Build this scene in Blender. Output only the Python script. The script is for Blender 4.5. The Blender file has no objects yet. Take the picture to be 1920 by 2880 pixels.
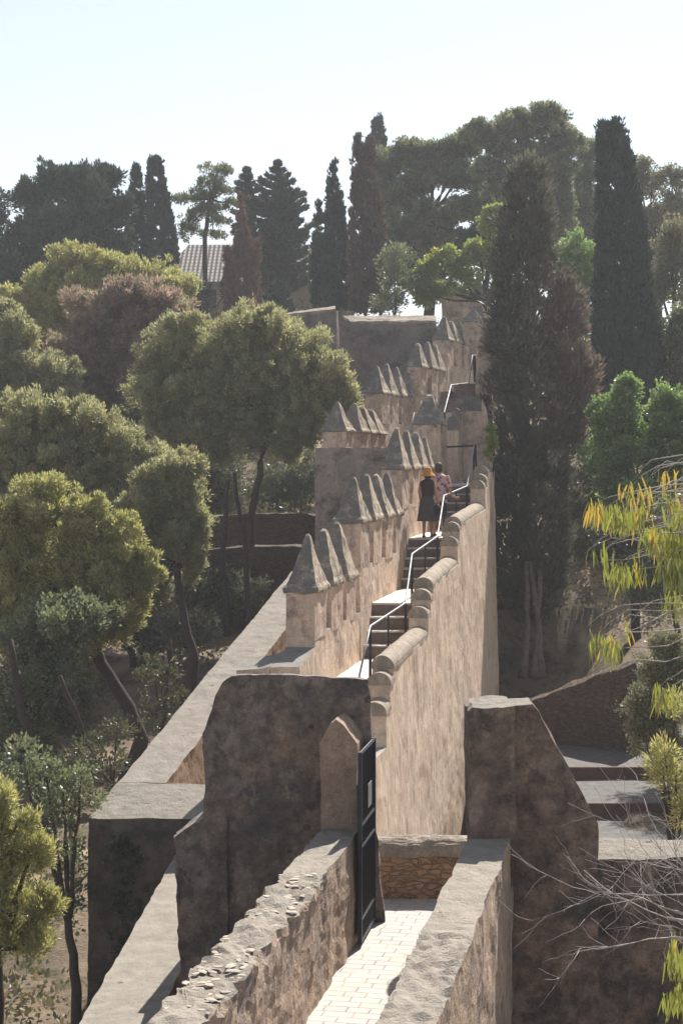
import bpy, bmesh, math, random
import numpy as np
from mathutils import Vector, noise
R = math.radians
random.seed(7)
scn = bpy.context.scene
col = scn.collection

# ------------------------------------------------------------------ camera
F = 5000.0; W, H = 1920.0, 2880.0; YH = 1300.0
PITCH = math.atan((H/2-YH)/F)
cd = bpy.data.cameras.new('camera'); cam = bpy.data.objects.new('camera', cd); col.objects.link(cam)
cd.sensor_fit = 'VERTICAL'; cd.sensor_height = 36; cd.sensor_width = 24
cd.lens = F/H*36; cd.clip_end = 3000; cd.clip_start = .1
cam.rotation_euler = (math.pi/2-PITCH, 0, 0)
scn.camera = cam
# ------------------------------------------------------------------ light
SUN_AZ, SUN_EL = 22.0, 46.0          # azimuth to the right of straight ahead (+Y)
w = bpy.data.worlds.new('World'); scn.world = w; w.use_nodes = True
nt = w.node_tree; bg = nt.nodes['Background']
sky = nt.nodes.new('ShaderNodeTexSky'); sky.sky_type = 'NISHITA'; sky.sun_disc = False
sky.sun_elevation = R(SUN_EL); sky.sun_rotation = R(SUN_AZ)
sky.air_density = 1.0; sky.dust_density = 0.3; sky.ozone_density = 1.6
hs = nt.nodes.new('ShaderNodeHueSaturation'); hs.inputs['Saturation'].default_value = .55
nt.links.new(sky.outputs[0], hs.inputs['Color']); nt.links.new(hs.outputs[0], bg.inputs[0]); bg.inputs[1].default_value = 0.078
ld = bpy.data.lights.new('sun', 'SUN'); ld.energy = 5.0; ld.angle = R(.55); ld.color = (1, .945, .87)
sun = bpy.data.objects.new('sun', ld); col.objects.link(sun)
sd = Vector((math.sin(R(SUN_AZ))*math.cos(R(SUN_EL)), math.cos(R(SUN_AZ))*math.cos(R(SUN_EL)), math.sin(R(SUN_EL))))
sun.rotation_euler = sd.to_track_quat('Z', 'Y').to_euler()
sun.location = (0, 0, 40)
scn.view_settings.view_transform = 'Standard'; scn.view_settings.look = 'None'
scn.view_settings.exposure = 0.9; scn.view_settings.gamma = 1
scn.view_settings.use_curve_mapping = False
scn.cycles.max_bounces = 6; scn.cycles.diffuse_bounces = 4; scn.cycles.glossy_bounces = 2
scn.cycles.transmission_bounces = 3; scn.cycles.transparent_max_bounces = 4; scn.cycles.volume_bounces = 0

# ------------------------------------------------------------------ helpers
SP, CP = math.sin(PITCH), math.cos(PITCH)
def at(px, py, Y):
    dx = (px-960)/F; dy = -(py-H/2)/F
    d = (dx, dy*SP+CP, dy*CP-SP)
    t = Y/d[1]
    return Vector((d[0]*t, Y, d[2]*t))
def zrow(py, Y): return at(960, py, Y).z
def xcol(px, Y): return at(px, YH, Y).x
def tag(o, label=None, cat=None, group=None, kind=None):
    if label: o['label'] = label
    if cat: o['category'] = cat
    if group: o['group'] = group
    if kind: o['kind'] = kind
    return o
def thing(name, label, cat, loc, group=None):
    o = bpy.data.objects.new(name, None); o.empty_display_size = .2; col.objects.link(o)
    o.location = loc
    return tag(o, label, cat, group)
def wloc(o):
    v = Vector(o.location)
    while o.parent: o = o.parent; v += Vector(o.location)
    return v
def link(name, me, mat, parent=None, loc=None, mats=None):
    o = bpy.data.objects.new(name, me); col.objects.link(o)
    if mat: me.materials.append(mat)
    if parent: o.parent = parent
    return o
def from_bm(name, bm, mat, parent=None, smooth=False):
    """bm holds world coordinates; origin goes to parent's place or to the mesh's own base"""
    vs = [v.co for v in bm.verts]
    if parent: org = wloc(parent)
    else:
        org = Vector((sum(v.x for v in vs)/len(vs), sum(v.y for v in vs)/len(vs), min(v.z for v in vs)))
    for v in bm.verts: v.co -= org
    bmesh.ops.recalc_face_normals(bm, faces=bm.faces)
    me = bpy.data.meshes.new(name); bm.to_mesh(me); bm.free()
    if smooth: me.polygons.foreach_set('use_smooth', [True]*len(me.polygons))
    o = link(name, me, mat, parent)
    if not parent: o.location = org
    return o
def rough(bm, maxlen=.2, amp=.02, scale=2.0, seed=0.0, iters=7):
    bmesh.ops.remove_doubles(bm, verts=bm.verts, dist=1e-5)
    bmesh.ops.triangulate(bm, faces=bm.faces)
    for _ in range(iters):
        e = [x for x in bm.edges if x.calc_length() > maxlen]
        if not e: break
        bmesh.ops.subdivide_edges(bm, edges=e, cuts=1)
        bmesh.ops.triangulate(bm, faces=[f for f in bm.faces if len(f.verts) > 3])
    s = Vector((seed, seed*1.7, seed*.3))
    for v in bm.verts:
        p = v.co*scale+s
        v.co += noise.noise_vector(p)*amp + noise.noise_vector(p*3.3)*amp*.5 + noise.noise_vector(p*9)*amp*.2
    return bm
def poly_prism(bm, pts, off):
    """pts: loop of world points; off: extrusion vector"""
    a = [bm.verts.new(p) for p in pts]; b = [bm.verts.new(Vector(p)+Vector(off)) for p in pts]
    bm.faces.new(a); bm.faces.new(b[::-1]); n = len(pts)
    for i in range(n): bm.faces.new((a[i], b[i], b[(i+1) % n], a[(i+1) % n]))
def hexa(bm, c):
    """8 corners: bottom loop 0-3, top loop 4-7"""
    v = [bm.verts.new(p) for p in c]
    for f in ((0,1,2,3),(7,6,5,4),(0,4,5,1),(1,5,6,2),(2,6,7,3),(3,7,4,0)): bm.faces.new([v[i] for i in f])
def box(bm, x0, x1, y0, y1, z0, z1):
    hexa(bm, [(x0,y0,z0),(x1,y0,z0),(x1,y1,z0),(x0,y1,z0),(x0,y0,z1),(x1,y0,z1),(x1,y1,z1),(x0,y1,z1)])
def tube(bm, pts, rad, n=6, cap=True):
    pts = [Vector(p) for p in pts]; rings = []
    for i, p in enumerate(pts):
        t = (pts[min(i+1, len(pts)-1)]-pts[max(i-1, 0)]).normalized()
        a = t.cross(Vector((0, 0, 1)) if abs(t.z) < .9 else Vector((1, 0, 0))).normalized(); b = t.cross(a)
        r = rad[i] if isinstance(rad, (list, tuple)) else rad
        rings.append([bm.verts.new(p+(a*math.cos(k*2*math.pi/n)+b*math.sin(k*2*math.pi/n))*r) for k in range(n)])
    for i in range(len(rings)-1):
        for k in range(n): bm.faces.new((rings[i][k], rings[i][(k+1) % n], rings[i+1][(k+1) % n], rings[i+1][k]))
    if cap:
        bm.faces.new(rings[0][::-1]); bm.faces.new(rings[-1])
def lathe(bm, prof, c, n=16, sx=1, sy=1):
    rings = []
    for r, z in prof: rings.append([bm.verts.new((c[0]+sx*r*math.cos(k*2*math.pi/n), c[1]+sy*r*math.sin(k*2*math.pi/n), c[2]+z)) for k in range(n)])
    for i in range(len(rings)-1):
        for k in range(n): bm.faces.new((rings[i][k], rings[i][(k+1) % n], rings[i+1][(k+1) % n], rings[i+1][k]))
    bm.faces.new(rings[0][::-1]); bm.faces.new(rings[-1])

# ------------------------------------------------------------------ materials
class NT:
    def __init__(s, name):
        s.m = bpy.data.materials.new(name); s.m.use_nodes = True; s.t = s.m.node_tree
        s.t.nodes.clear(); s.out = s.n('ShaderNodeOutputMaterial')
        s.bsdf = None; s.tc = s.n('ShaderNodeTexCoord')
    def n(s, typ, **kw):
        x = s.t.nodes.new(typ)
        for k, v in kw.items(): setattr(x, k, v)
        return x
    def l(s, a, b): s.t.links.new(a, b)
    def map(s, scale=(1,1,1), rot=(0,0,0)):
        m = s.n('ShaderNodeMapping'); m.inputs['Scale'].default_value = scale; m.inputs['Rotation'].default_value = rot
        s.l(s.tc.outputs['Object'], m.inputs[0]); return m.outputs[0]
    def noise(s, scale, det=5, rough=.6, vec=None):
        x = s.n('ShaderNodeTexNoise'); x.inputs['Scale'].default_value = scale; x.inputs['Detail'].default_value = det
        x.inputs['Roughness'].default_value = rough
        s.l(vec if vec else s.tc.outputs['Object'], x.inputs['Vector']); return x.outputs['Fac']
    def ramp(s, fac, a, b, va=(0,0,0,1), vb=(1,1,1,1)):
        x = s.n('ShaderNodeValToRGB'); x.color_ramp.elements[0].position = a; x.color_ramp.elements[1].position = b
        x.color_ramp.elements[0].color = va; x.color_ramp.elements[1].color = vb
        s.l(fac, x.inputs[0]); return x.outputs[0]
    def mix(s, fac, a, b, mode='MIX'):
        x = s.n('ShaderNodeMix', data_type='RGBA', blend_type=mode)
        if hasattr(fac, 'links'): s.l(fac, x.inputs[0])
        else: x.inputs[0].default_value = fac
        for i, v in ((6, a), (7, b)):
            if hasattr(v, 'links'): s.l(v, x.inputs[i])
            else: x.inputs[i].default_value = (*v[:3], 1)
        return x.outputs[2]
    def math(s, op, a, b):
        x = s.n('ShaderNodeMath', operation=op, use_clamp=True)
        for i, v in ((0, a), (1, b)):
            if hasattr(v, 'links'): s.l(v, x.inputs[i])
            else: x.inputs[i].default_value = v
        return x.outputs[0]
    def done(s, colr, rough=.9, bump=None, bstr=.5, bdist=.02, spec=.2, metal=0):
        p = s.n('ShaderNodeBsdfPrincipled'); p.inputs['Roughness'].default_value = rough
        p.inputs['Specular IOR Level'].default_value = spec; p.inputs['Metallic'].default_value = metal
        if hasattr(colr, 'links'): s.l(colr, p.inputs['Base Color'])
        else: p.inputs['Base Color'].default_value = (*colr, 1)
        if bump is not None:
            b = s.n('ShaderNodeBump'); b.inputs['Strength'].default_value = bstr; b.inputs['Distance'].default_value = bdist
            s.l(bump, b.inputs['Height']); s.l(b.outputs[0], p.inputs['Normal'])
        s.l(p.outputs[0], s.out.inputs[0]); return s.m

def plaster(name, c1, c2, lich, lam=.5, blotch=1.3, streak=(5, 5, .5), topc=None, bstr=.6, stain=None, warm=None, shade_crust=False, mott=.22, flake=.35):
    s = NT(name)
    big = s.ramp(s.noise(blotch, 6, .65), .35, .65)
    c = s.mix(big, c1, c2)
    if warm: c = s.mix(s.ramp(s.noise(.8, 4, .6, s.map((1.6, 1.6, .7))), .5, .66), c, warm)
    st = s.noise(1.0, 7, .7, s.map(streak))
    med = s.noise(blotch*2.6, 6, .7)
    k = s.math('MULTIPLY', s.ramp(st, .62-.22*lam, .72), s.ramp(med, .38, .62))
    c = s.mix(k, c, lich)
    if stain: c = s.mix(s.ramp(s.noise(blotch*.9, 5, .7, s.map((1, 1, 1.4), (.4, .2, 0))), .56-.1*lam, .62), c, stain)
    fine = s.noise(38, 3, .7)
    c = s.mix(.45, c, s.ramp(fine, .3, .75, (.45, .45, .45, 1), (1.25, 1.25, 1.25, 1)), 'MULTIPLY')
    if flake:   # sharp edged places where the render has come off or been patched
        fl = s.ramp(s.noise(2.3, 11, .72, s.map((1, 1, .62), (.2, .5, 0))), .545, .565)
        c = s.mix(s.math('MULTIPLY', fl, flake), c, tuple(min(.9, x*1.35+.03) for x in c2))
        fd = s.ramp(s.noise(3.1, 11, .75, s.map((1, 1, .5), (1.2, .1, .7))), .60, .615)
        c = s.mix(s.math('MULTIPLY', fd, flake*1.4), c, tuple(x*.52 for x in c1))
    mot = s.noise(6.5, 7, .75)
    c = s.mix(1.0, c, s.ramp(mot, .30, .70, (1-mott, 1-mott, 1-mott, 1), (1+mott*.7, 1+mott*.66, 1+mott*.62, 1)), 'MULTIPLY')
    pit = s.ramp(s.noise(16, 8, .8), .30, .40)
    c = s.mix(s.math('SUBTRACT', .7, pit), c, tuple(x*.45 for x in lich))
    if shade_crust:   # dark patches on camera-facing faces: lichen, with shade put into the colour
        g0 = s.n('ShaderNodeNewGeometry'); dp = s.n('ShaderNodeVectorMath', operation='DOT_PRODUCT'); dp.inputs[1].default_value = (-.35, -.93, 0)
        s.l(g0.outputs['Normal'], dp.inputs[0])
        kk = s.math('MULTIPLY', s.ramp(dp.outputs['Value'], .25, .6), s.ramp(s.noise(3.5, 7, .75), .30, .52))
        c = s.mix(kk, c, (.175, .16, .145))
    if topc:
        g = s.n('ShaderNodeNewGeometry'); sp = s.n('ShaderNodeSeparateXYZ'); s.l(g.outputs['Normal'], sp.inputs[0])
        tc = s.mix(s.ramp(s.noise(4, 7, .7), .35, .65), topc, tuple(x*.72 for x in topc))
        tc = s.mix(s.ramp(s.noise(30, 4, .7), .55, .7), tc, tuple(x*.6 for x in topc))
        c = s.mix(s.ramp(sp.outputs[2], .55, .8), c, tc)
    vo = s.n('ShaderNodeTexVoronoi'); vo.inputs['Scale'].default_value = 3.1; s.l(s.map((1, 1, 1.25)), vo.inputs['Vector'])
    spt = s.n('ShaderNodeSeparateColor'); s.l(vo.outputs['Color'], spt.inputs[0])
    hole = s.math('MULTIPLY', s.math('LESS_THAN', vo.outputs['Distance'], s.math('MULTIPLY', spt.outputs[1], .16)), s.math('GREATER_THAN', spt.outputs[0], .62))
    c = s.mix(s.math('MULTIPLY', hole, .6), c, tuple(x*.5 for x in lich))
    h = s.math('ADD', s.math('MULTIPLY', s.noise(7, 8, .7), .7), s.math('MULTIPLY', fine, .3))
    return s.done(c, .92, h, bstr, .05, .12)
M = {}
M['wall'] = plaster('weathered_plaster', (.70, .55, .43), (.62, .46, .345), (.20, .17, .15), .5, 1.2, (4, 4, .5), (.27, .25, .22), .6, (.40, .31, .25), (.64, .48, .34))
M['longwall'] = plaster('pink_plaster', (.80, .62, .48), (.74, .55, .41), (.36, .27, .215), .3, .8, (2.4, 2.4, .7), (.38, .35, .31), .35, (.58, .41, .31), (.82, .66, .50), mott=.2, flake=.4)
M['merlon'] = plaster('merlon_plaster', (.66, .51, .40), (.57, .42, .32), (.19, .16, .145), .6, 1.5, (5, 5, .7), (.4, .36, .32), .6, (.31, .23, .19), (.55, .40, .28))
M['cap'] = plaster('lichen_shade_cap', (.60, .49, .37), (.48, .39, .295), (.16, .14, .12), .9, 3, (7, 7, 1.4), None, .9, (.16, .15, .135), None, True, .4)  # lichen blotches plus shade painted on the sides towards the camera
M['coping'] = plaster('grey_coping', (.47, .40, .32), (.36, .30, .24), (.15, .13, .11), 1.0, 2.5, (6, 6, 2), None, .8, mott=.35)
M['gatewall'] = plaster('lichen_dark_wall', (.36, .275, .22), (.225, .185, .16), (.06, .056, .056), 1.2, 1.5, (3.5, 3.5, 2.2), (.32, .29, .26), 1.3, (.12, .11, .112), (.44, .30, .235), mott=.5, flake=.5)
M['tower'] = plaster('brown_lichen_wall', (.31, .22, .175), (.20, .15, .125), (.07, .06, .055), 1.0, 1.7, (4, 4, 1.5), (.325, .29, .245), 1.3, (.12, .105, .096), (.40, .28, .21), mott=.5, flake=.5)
M['parapet'] = plaster('parapet_plaster', (.60, .45, .34), (.50, .37, .28), (.13, .112, .10), 1.1, 1.8, (8, 8, 1.0), (.38, .335, .28), 1.2, (.32, .26, .22), (.62, .44, .29))
M['ledge'] = plaster('concrete_ledge', (.48, .35, .24), (.42, .30, .20), (.16, .13, .11), .4, 1.3, (5, 5, .8), (.325, .29, .245), .7, None, (.62, .43, .25))
M['corner'] = plaster('dark_corner_masonry', (.17, .14, .12), (.12, .105, .095), (.05, .047, .045), .8, 1.4, (3, 3, 3), (.325, .29, .245), 1.2, (.07, .075, .06), (.21, .16, .13))
M['post'] = plaster('brown_post_plaster', (.46, .33, .26), (.36, .26, .20), (.15, .12, .10), .5, 1.7, (4, 4, 1.5), None, 1.0, None, (.48, .34, .25), mott=.4)
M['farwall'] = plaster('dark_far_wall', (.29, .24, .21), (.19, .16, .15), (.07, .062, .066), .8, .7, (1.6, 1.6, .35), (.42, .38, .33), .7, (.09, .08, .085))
M['bastion'] = plaster('grey_bastion', (.42, .34, .29), (.33, .275, .24), (.14, .125, .115), .7, .8, (2, 2, .5), (.50, .46, .40), .6, (.15, .13, .12))
def rubble(name, a, b, mortar, scale=4.5):
    s = NT(name); m0 = s.n('ShaderNodeTexNoise'); m0.inputs['Scale'].default_value = 2.5; s.l(s.map((1, 1, 2.6)), m0.inputs['Vector'])
    sc0 = s.n('ShaderNodeVectorMath', operation='SCALE'); sc0.inputs['Scale'].default_value = .5; s.l(m0.outputs['Color'], sc0.inputs[0])
    ad0 = s.n('ShaderNodeVectorMath', operation='ADD'); s.l(s.map((1, 1, 2.6)), ad0.inputs[0]); s.l(sc0.outputs[0], ad0.inputs[1]); m = ad0.outputs[0]
    v = s.n('ShaderNodeTexVoronoi', feature='F1'); v.inputs['Scale'].default_value = scale; s.l(m, v.inputs['Vector'])
    e = s.n('ShaderNodeTexVoronoi', feature='DISTANCE_TO_EDGE'); e.inputs['Scale'].default_value = scale; s.l(m, e.inputs['Vector'])
    sep = s.n('ShaderNodeSeparateColor'); s.l(v.outputs['Color'], sep.inputs[0])
    c = s.mix(sep.outputs[0], a, b)
    c = s.mix(s.ramp(s.noise(12, 6, .7), .35, .7), c, tuple(x*.6 for x in a))
    edge = s.ramp(e.outputs['Distance'], .02, .09)
    c = s.mix(edge, mortar, c)
    return s.done(c, .9, edge, .9, .04, .15)
M['brick'] = rubble('rubble_masonry', (.56, .34, .20), (.43, .28, .18), (.36, .26, .18), 5.5)
M['rubble'] = rubble('brown_rubble', (.16, .115, .09), (.115, .085, .068), (.09, .07, .057), 4.5)
def paving():
    s = NT('limestone_paving'); b = s.n('ShaderNodeTexBrick')
    b.inputs['Color1'].default_value = (.47, .455, .43, 1); b.inputs['Color2'].default_value = (.40, .385, .36, 1)
    b.inputs['Mortar'].default_value = (.27, .25, .225, 1); b.inputs['Scale'].default_value = 1
    b.inputs['Mortar Size'].default_value = .011; b.inputs['Mortar Smooth'].default_value = .3
    b.inputs['Brick Width'].default_value = .30; b.inputs['Row Height'].default_value = .165; b.inputs['Bias'].default_value = -.2
    b.offset = .42; b.squash = .75; b.squash_frequency = 3
    wv = s.n('ShaderNodeVectorMath', operation='ADD'); nv = s.n('ShaderNodeTexNoise'); nv.inputs['Scale'].default_value = 2.5
    sc = s.n('ShaderNodeVectorMath', operation='SCALE'); sc.inputs['Scale'].default_value = .06
    s.l(nv.outputs['Color'], sc.inputs[0]); s.l(s.map((1, 1, 1), (0, 0, R(12))), wv.inputs[0]); s.l(sc.outputs[0], wv.inputs[1])
    s.l(wv.outputs[0], b.inputs['Vector'])
    c = s.mix(s.ramp(s.noise(3, 6, .7), .45, .75), b.outputs['Color'], (.52, .46, .39))
    return s.done(c, .85, s.math('SUBTRACT', 1, b.outputs['Fac']), .4, .01)
M['paving'] = paving()
def simple(name, c1, c2=None, scale=5, rough=.85, metal=0, bstr=.3, spec=.3, bd=.02):
    s = NT(name); n = s.noise(scale, 6, .7)
    c = s.mix(s.ramp(n, .35, .68), c1, c2 or tuple(x*.7 for x in c1))
    return s.done(c, rough, n, bstr, bd, spec, metal)
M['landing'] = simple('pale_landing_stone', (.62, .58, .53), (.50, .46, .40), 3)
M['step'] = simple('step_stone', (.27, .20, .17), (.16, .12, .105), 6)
M['steel'] = simple('galvanised_steel', (.36, .36, .37), (.3, .3, .31), 20, .6, .4, .05)
M['iron'] = simple('painted_iron', (.035, .037, .045), (.025, .026, .03), 12, .5, .2, .1)
M['rail_iron'] = simple('highlight_iron', (.14, .14, .15), (.09, .09, .1), 20, .5, .3, .1)  # lighter than the frame: highlights on the cross rails put into the colour
M['notice'] = simple('notice_plate', (.26, .27, .28), (.2, .21, .22), 8, .5)
M['roof'] = None
def rooftile():
    s = NT('clay_pantiles'); m = s.map((1, 1, 1))
    w1 = s.n('ShaderNodeTexWave', wave_type='BANDS', bands_direction='X'); w1.inputs['Scale'].default_value = 1.15; w1.inputs['Distortion'].default_value = .4
    s.l(m, w1.inputs[0])
    w2 = s.n('ShaderNodeTexWave', wave_type='BANDS', bands_direction='Z', wave_profile='SAW'); w2.inputs['Scale'].default_value = 1.3; s.l(m, w2.inputs[0])
    k = s.math('MULTIPLY', s.ramp(w1.outputs['Fac'], .25, .6), s.ramp(w2.outputs['Fac'], .1, .35))
    c = s.mix(s.noise(3, 4, .6), (.50, .45, .40), (.36, .31, .28)); c = s.mix(k, (.10, .09, .085), c)
    return s.done(c, .9, w1.outputs['Fac'], .8, .08)
M['roof'] = rooftile()
M['housewall'] = simple('cream_house_wall', (.55, .46, .38), (.46, .38, .32), 1.5)
M['glass'] = simple('dark_window_glass', (.05, .06, .07), None, 3, .2)
M['wood'] = simple('dark_shutter_wood', (.10, .07, .05), None, 10)
M['bark'] = simple('pine_bark', (.075, .058, .05), (.045, .037, .033), 9, .95, 0, .8)
M['bark2'] = simple('pale_cypress_bark', (.24, .19, .155), (.13, .10, .085), 7, .95, 0, .8)
M['twig'] = simple('bare_grey_twig', (.46, .41, .38), (.32, .28, .26), 20, .8)
def ground():
    s = NT('dry_slope'); c = s.mix(s.ramp(s.noise(.35, 6, .65), .4, .62), (.17, .135, .10), (.30, .23, .16))
    c = s.mix(s.ramp(s.noise(.9, 7, .75), .5, .62), c, (.09, .085, .045))
    c = s.mix(s.ramp(s.noise(14, 6, .8), .5, .78), c, (.36, .28, .19))
    c = s.mix(s.ramp(s.noise(.22, 4, .6, s.map((1, 1, 1), (0, 0, 1))), .56, .64), c, (.50, .38, .25))
    return s.done(c, .95, s.noise(6, 8, .75), 1, .12, .1)
M['ground'] = ground()
M['cobble'] = simple('grey_cobble_paving', (.15, .142, .135), (.08, .075, .07), 5, .9)
M['kerb'] = simple('dark_brick_riser', (.13, .075, .06), (.08, .05, .045), 7)

def leafmat(name, a, b, c3=None, trans=.35, spec=.06):
    s = NT(name); at_ = s.n('ShaderNodeAttribute'); at_.attribute_name = 'tint'
    c = s.mix(at_.outputs['Fac'], a, b)
    if c3:
        a2 = s.n('ShaderNodeAttribute'); a2.attribute_name = 'dry'; c = s.mix(a2.outputs['Fac'], c, c3)
    d = s.n('ShaderNodeBsdfDiffuse'); t = s.n('ShaderNodeBsdfTranslucent'); s.l(c, d.inputs[0])
    br = s.mix(1, c, (1.15, 1.13, .85), 'MULTIPLY'); s.l(br, t.inputs[0])
    m = s.n('ShaderNodeMixShader'); m.inputs[0].default_value = trans; s.l(d.outputs[0], m.inputs[1]); s.l(t.outputs[0], m.inputs[2])
    g = s.n('ShaderNodeBsdfGlossy'); g.inputs['Roughness'].default_value = .45; g.inputs[0].default_value = (.8, .85, .9, 1)
    m2 = s.n('ShaderNodeMixShader'); m2.inputs[0].default_value = spec; s.l(m.outputs[0], m2.inputs[1]); s.l(g.outputs[0], m2.inputs[2])
    s.l(m2.outputs[0], s.out.inputs[0]); return s.m
L = {}
L['pine'] = leafmat('aleppo_pine_needles', (.26, .265, .165), (.44, .425, .25), (.28, .20, .14), .5)
L['pinebright'] = leafmat('bright_pine_needles', (.30, .305, .14), (.50, .475, .21), (.30, .22, .13), .5)
L['pinedark'] = leafmat('dark_pine_needles', (.10, .13, .075), (.27, .29, .17), (.2, .16, .12), .4)
L['dark'] = leafmat('dark_evergreen_leaves', (.045, .07, .05), (.105, .14, .09), (.08, .06, .045), .15)
L['cyp'] = leafmat('cypress_scales', (.03, .052, .042), (.055, .08, .062), (.07, .055, .045), .1)
L['cypbrown'] = leafmat('browned_cypress_scales', (.095, .10, .08), (.155, .15, .12), (.24, .18, .155), .25)
L['cypred'] = leafmat('dead_red_cypress', (.15, .075, .06), (.22, .12, .095), (.12, .10, .08), .2)
L['cyppurple'] = leafmat('dead_brown_cypress', (.11, .07, .06), (.17, .115, .10), (.10, .09, .08), .2)
L['pink'] = leafmat('withered_pinkish_foliage', (.24, .175, .16), (.40, .30, .26), (.28, .27, .17), .5)
L['lime'] = leafmat('lime_green_leaves', (.20, .26, .07), (.36, .40, .11), (.45, .40, .08), .5)
L['green'] = leafmat('glossy_green_leaves', (.15, .25, .08), (.31, .42, .15), (.36, .36, .16), .45, .12)
L['olive'] = leafmat('grey_olive_leaves', (.18, .19, .12), (.29, .28, .18), (.2, .15, .09), .3)
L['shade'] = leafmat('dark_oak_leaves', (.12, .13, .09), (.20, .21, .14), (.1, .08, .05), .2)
L['euc'] = leafmat('eucalyptus_leaves', (.19, .22, .035), (.32, .34, .05), (.52, .36, .06), .4, .1)
L['under'] = leafmat('undergrowth_leaves', (.08, .09, .05), (.16, .165, .085), (.26, .19, .11), .25)

# ------------------------------------------------------------------ foliage
def leaf_mesh(name, pos, axis, wid, ln, hw, tint, dry):
    n = len(pos)
    v = np.empty((n, 4, 3)); a = axis*ln[:, None]; ww = wid*hw[:, None]
    v[:, 0] = pos; v[:, 1] = pos+a*.45-ww; v[:, 2] = pos+a; v[:, 3] = pos+a*.45+ww
    me = bpy.data.meshes.new(name); me.vertices.add(4*n); me.vertices.foreach_set('co', v.reshape(-1).astype(np.float32))
    me.loops.add(4*n); me.loops.foreach_set('vertex_index', np.arange(4*n, dtype=np.int32))
    me.polygons.add(n); me.polygons.foreach_set('loop_start', np.arange(0, 4*n, 4, dtype=np.int32))
    for nm, arr in (('tint', tint), ('dry', dry)):
        at_ = me.attributes.new(nm, 'FLOAT', 'FACE'); at_.data.foreach_set('value', arr.astype(np.float32))
    me.update(); return me
def unit(v): return v/np.maximum(np.linalg.norm(v, axis=-1, keepdims=True), 1e-6)
def clumps_to_leaves(rng, cen, out, cr, per, ll, lw, upb, outb, rnd, dryp, flat=1.0):
    n = len(cen)*per
    idx = np.repeat(np.arange(len(cen)), per)
    g = rng.normal(size=(n, 3)); g[:, 2] *= flat
    rr = rng.random(n)**.4
    pos = cen[idx]+unit(g)*(rr*cr[idx])[:, None]
    ax = unit(out[idx]*outb+unit(g)*.5+np.array([0, 0, upb])+rng.normal(size=(n, 3))*rnd)
    wd = unit(np.cross(ax, rng.normal(size=(n, 3))))
    tint = np.clip(rng.random(len(cen))[idx]*1.0+rng.random(n)*.3-.15, 0, 1)
    dry = (rng.random(len(cen))[idx] < dryp)*np.clip(rng.random(n)*.6+.4, 0, 1)
    return pos, ax, wd, ll*(.6+.8*rng.random(n)), lw*(.6+.8*rng.random(n)), tint, dry
def lobe_crown(lobes, seed, cr=.22, dens=14, per=34, ll=.09, lw=.022, upb=.5, outb=.5, rnd=.35, dryp=.05, inner=.3, wob=.16, flat=1.0, low=.45, frag=0, fuzz=.04):
    """lobes: (cx,cy,cz,rx,ry,rz) world"""
    rng = np.random.default_rng(seed); Lb = np.array(lobes, float)
    if frag:
        out_ = []
        for l in Lb:
            out_.append([*l[:3], *(l[3:]*.62)])
            for _ in range(frag):
                d = unit(rng.normal(size=3)); d[2] = abs(d[2])*.9 if rng.random() < .7 else d[2]
                q = rng.uniform(.2, .46); out_.append([*(l[:3]+d*l[3:]*rng.uniform(.5, 1.08)), *(l[3:]*q*np.array([1, 1, rng.uniform(.9, 1.5)]))])
        Lb = np.array(out_)
    cens, outs = [], []
    for l in Lb:
        c, r = l[:3], l[3:]
        area = 4*math.pi*((r[0]*r[1])**1.6/3+(r[0]*r[2])**1.6/3+(r[1]*r[2])**1.6/3)**(1/1.6)
        n = max(12, int(area*dens))
        d = unit(rng.normal(size=(int(n*1.6), 3)))
        keep = (d[:, 2] > -.25) | (rng.random(len(d)) < low); d = d[keep][:n]
        wv = rng.normal(size=(4, 3))*3.2; ph = rng.random(4)*6.28
        f = 1+wob*np.sin(d@wv.T+ph).sum(1)/2+rng.normal(size=len(d))*.05
        inn = rng.random(len(d)) < inner
        f = np.where(inn, f*rng.random(len(d))**.5*.85, f*(1.02-rng.random(len(d))*.2+rng.normal(size=len(d))*fuzz))
        cens.append(c+d*r*f[:, None]); outs.append(unit(d/r))
    cen = np.concatenate(cens); out = np.concatenate(outs)
    crr = cr*(.5+.9*rng.random(len(cen)))
    return clumps_to_leaves(rng, cen, out, crr, per, ll, lw, upb, outb, rnd, dryp, flat)
def spire_crown(prof, seed, cr=.12, dens=30, per=26, ll=.10, lw=.02, dryp=.05, wob=.12, lean=None, drymask=None, outb=.15, upb=1.1, inner=.25):
    """prof: list of (x,y,z,r) along the axis"""
    rng = np.random.default_rng(seed); P = np.array(prof, float)
    seg = np.linalg.norm(np.diff(P[:, :3], axis=0), axis=1); mid = (P[1:, 3]+P[:-1, 3])/2
    area = seg*mid*2*math.pi+.05; N = int(area.sum()*dens)
    si = rng.choice(len(seg), N, p=area/area.sum()); t = rng.random(N)
    c = P[si, :3]*(1-t)[:, None]+P[si+1, :3]*t[:, None]; r = P[si, 3]*(1-t)+P[si+1, 3]*t
    th = rng.random(N)*2*math.pi
    k = 1+wob*(np.sin(th*3+c[:, 2]*1.3+seed)+np.sin(th*5-c[:, 2]*2.9+seed*2)+.7*np.sin(c[:, 2]*5.1+th*2))/2
    inn = rng.random(N) < inner
    k = np.where(inn, k*rng.random(N)**.5*.85, k*(1-.15*rng.random(N)))
    o = np.stack([np.cos(th), np.sin(th), np.zeros(N)], 1)
    cen = c+o*(r*k)[:, None]
    res = list(clumps_to_leaves(rng, cen, o, cr*(.5+rng.random(N)), per, ll, lw, upb, outb, .22, dryp, 1.5))
    if drymask: res[6] = drymask(res[0], rng)
    return tuple(res)
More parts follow.
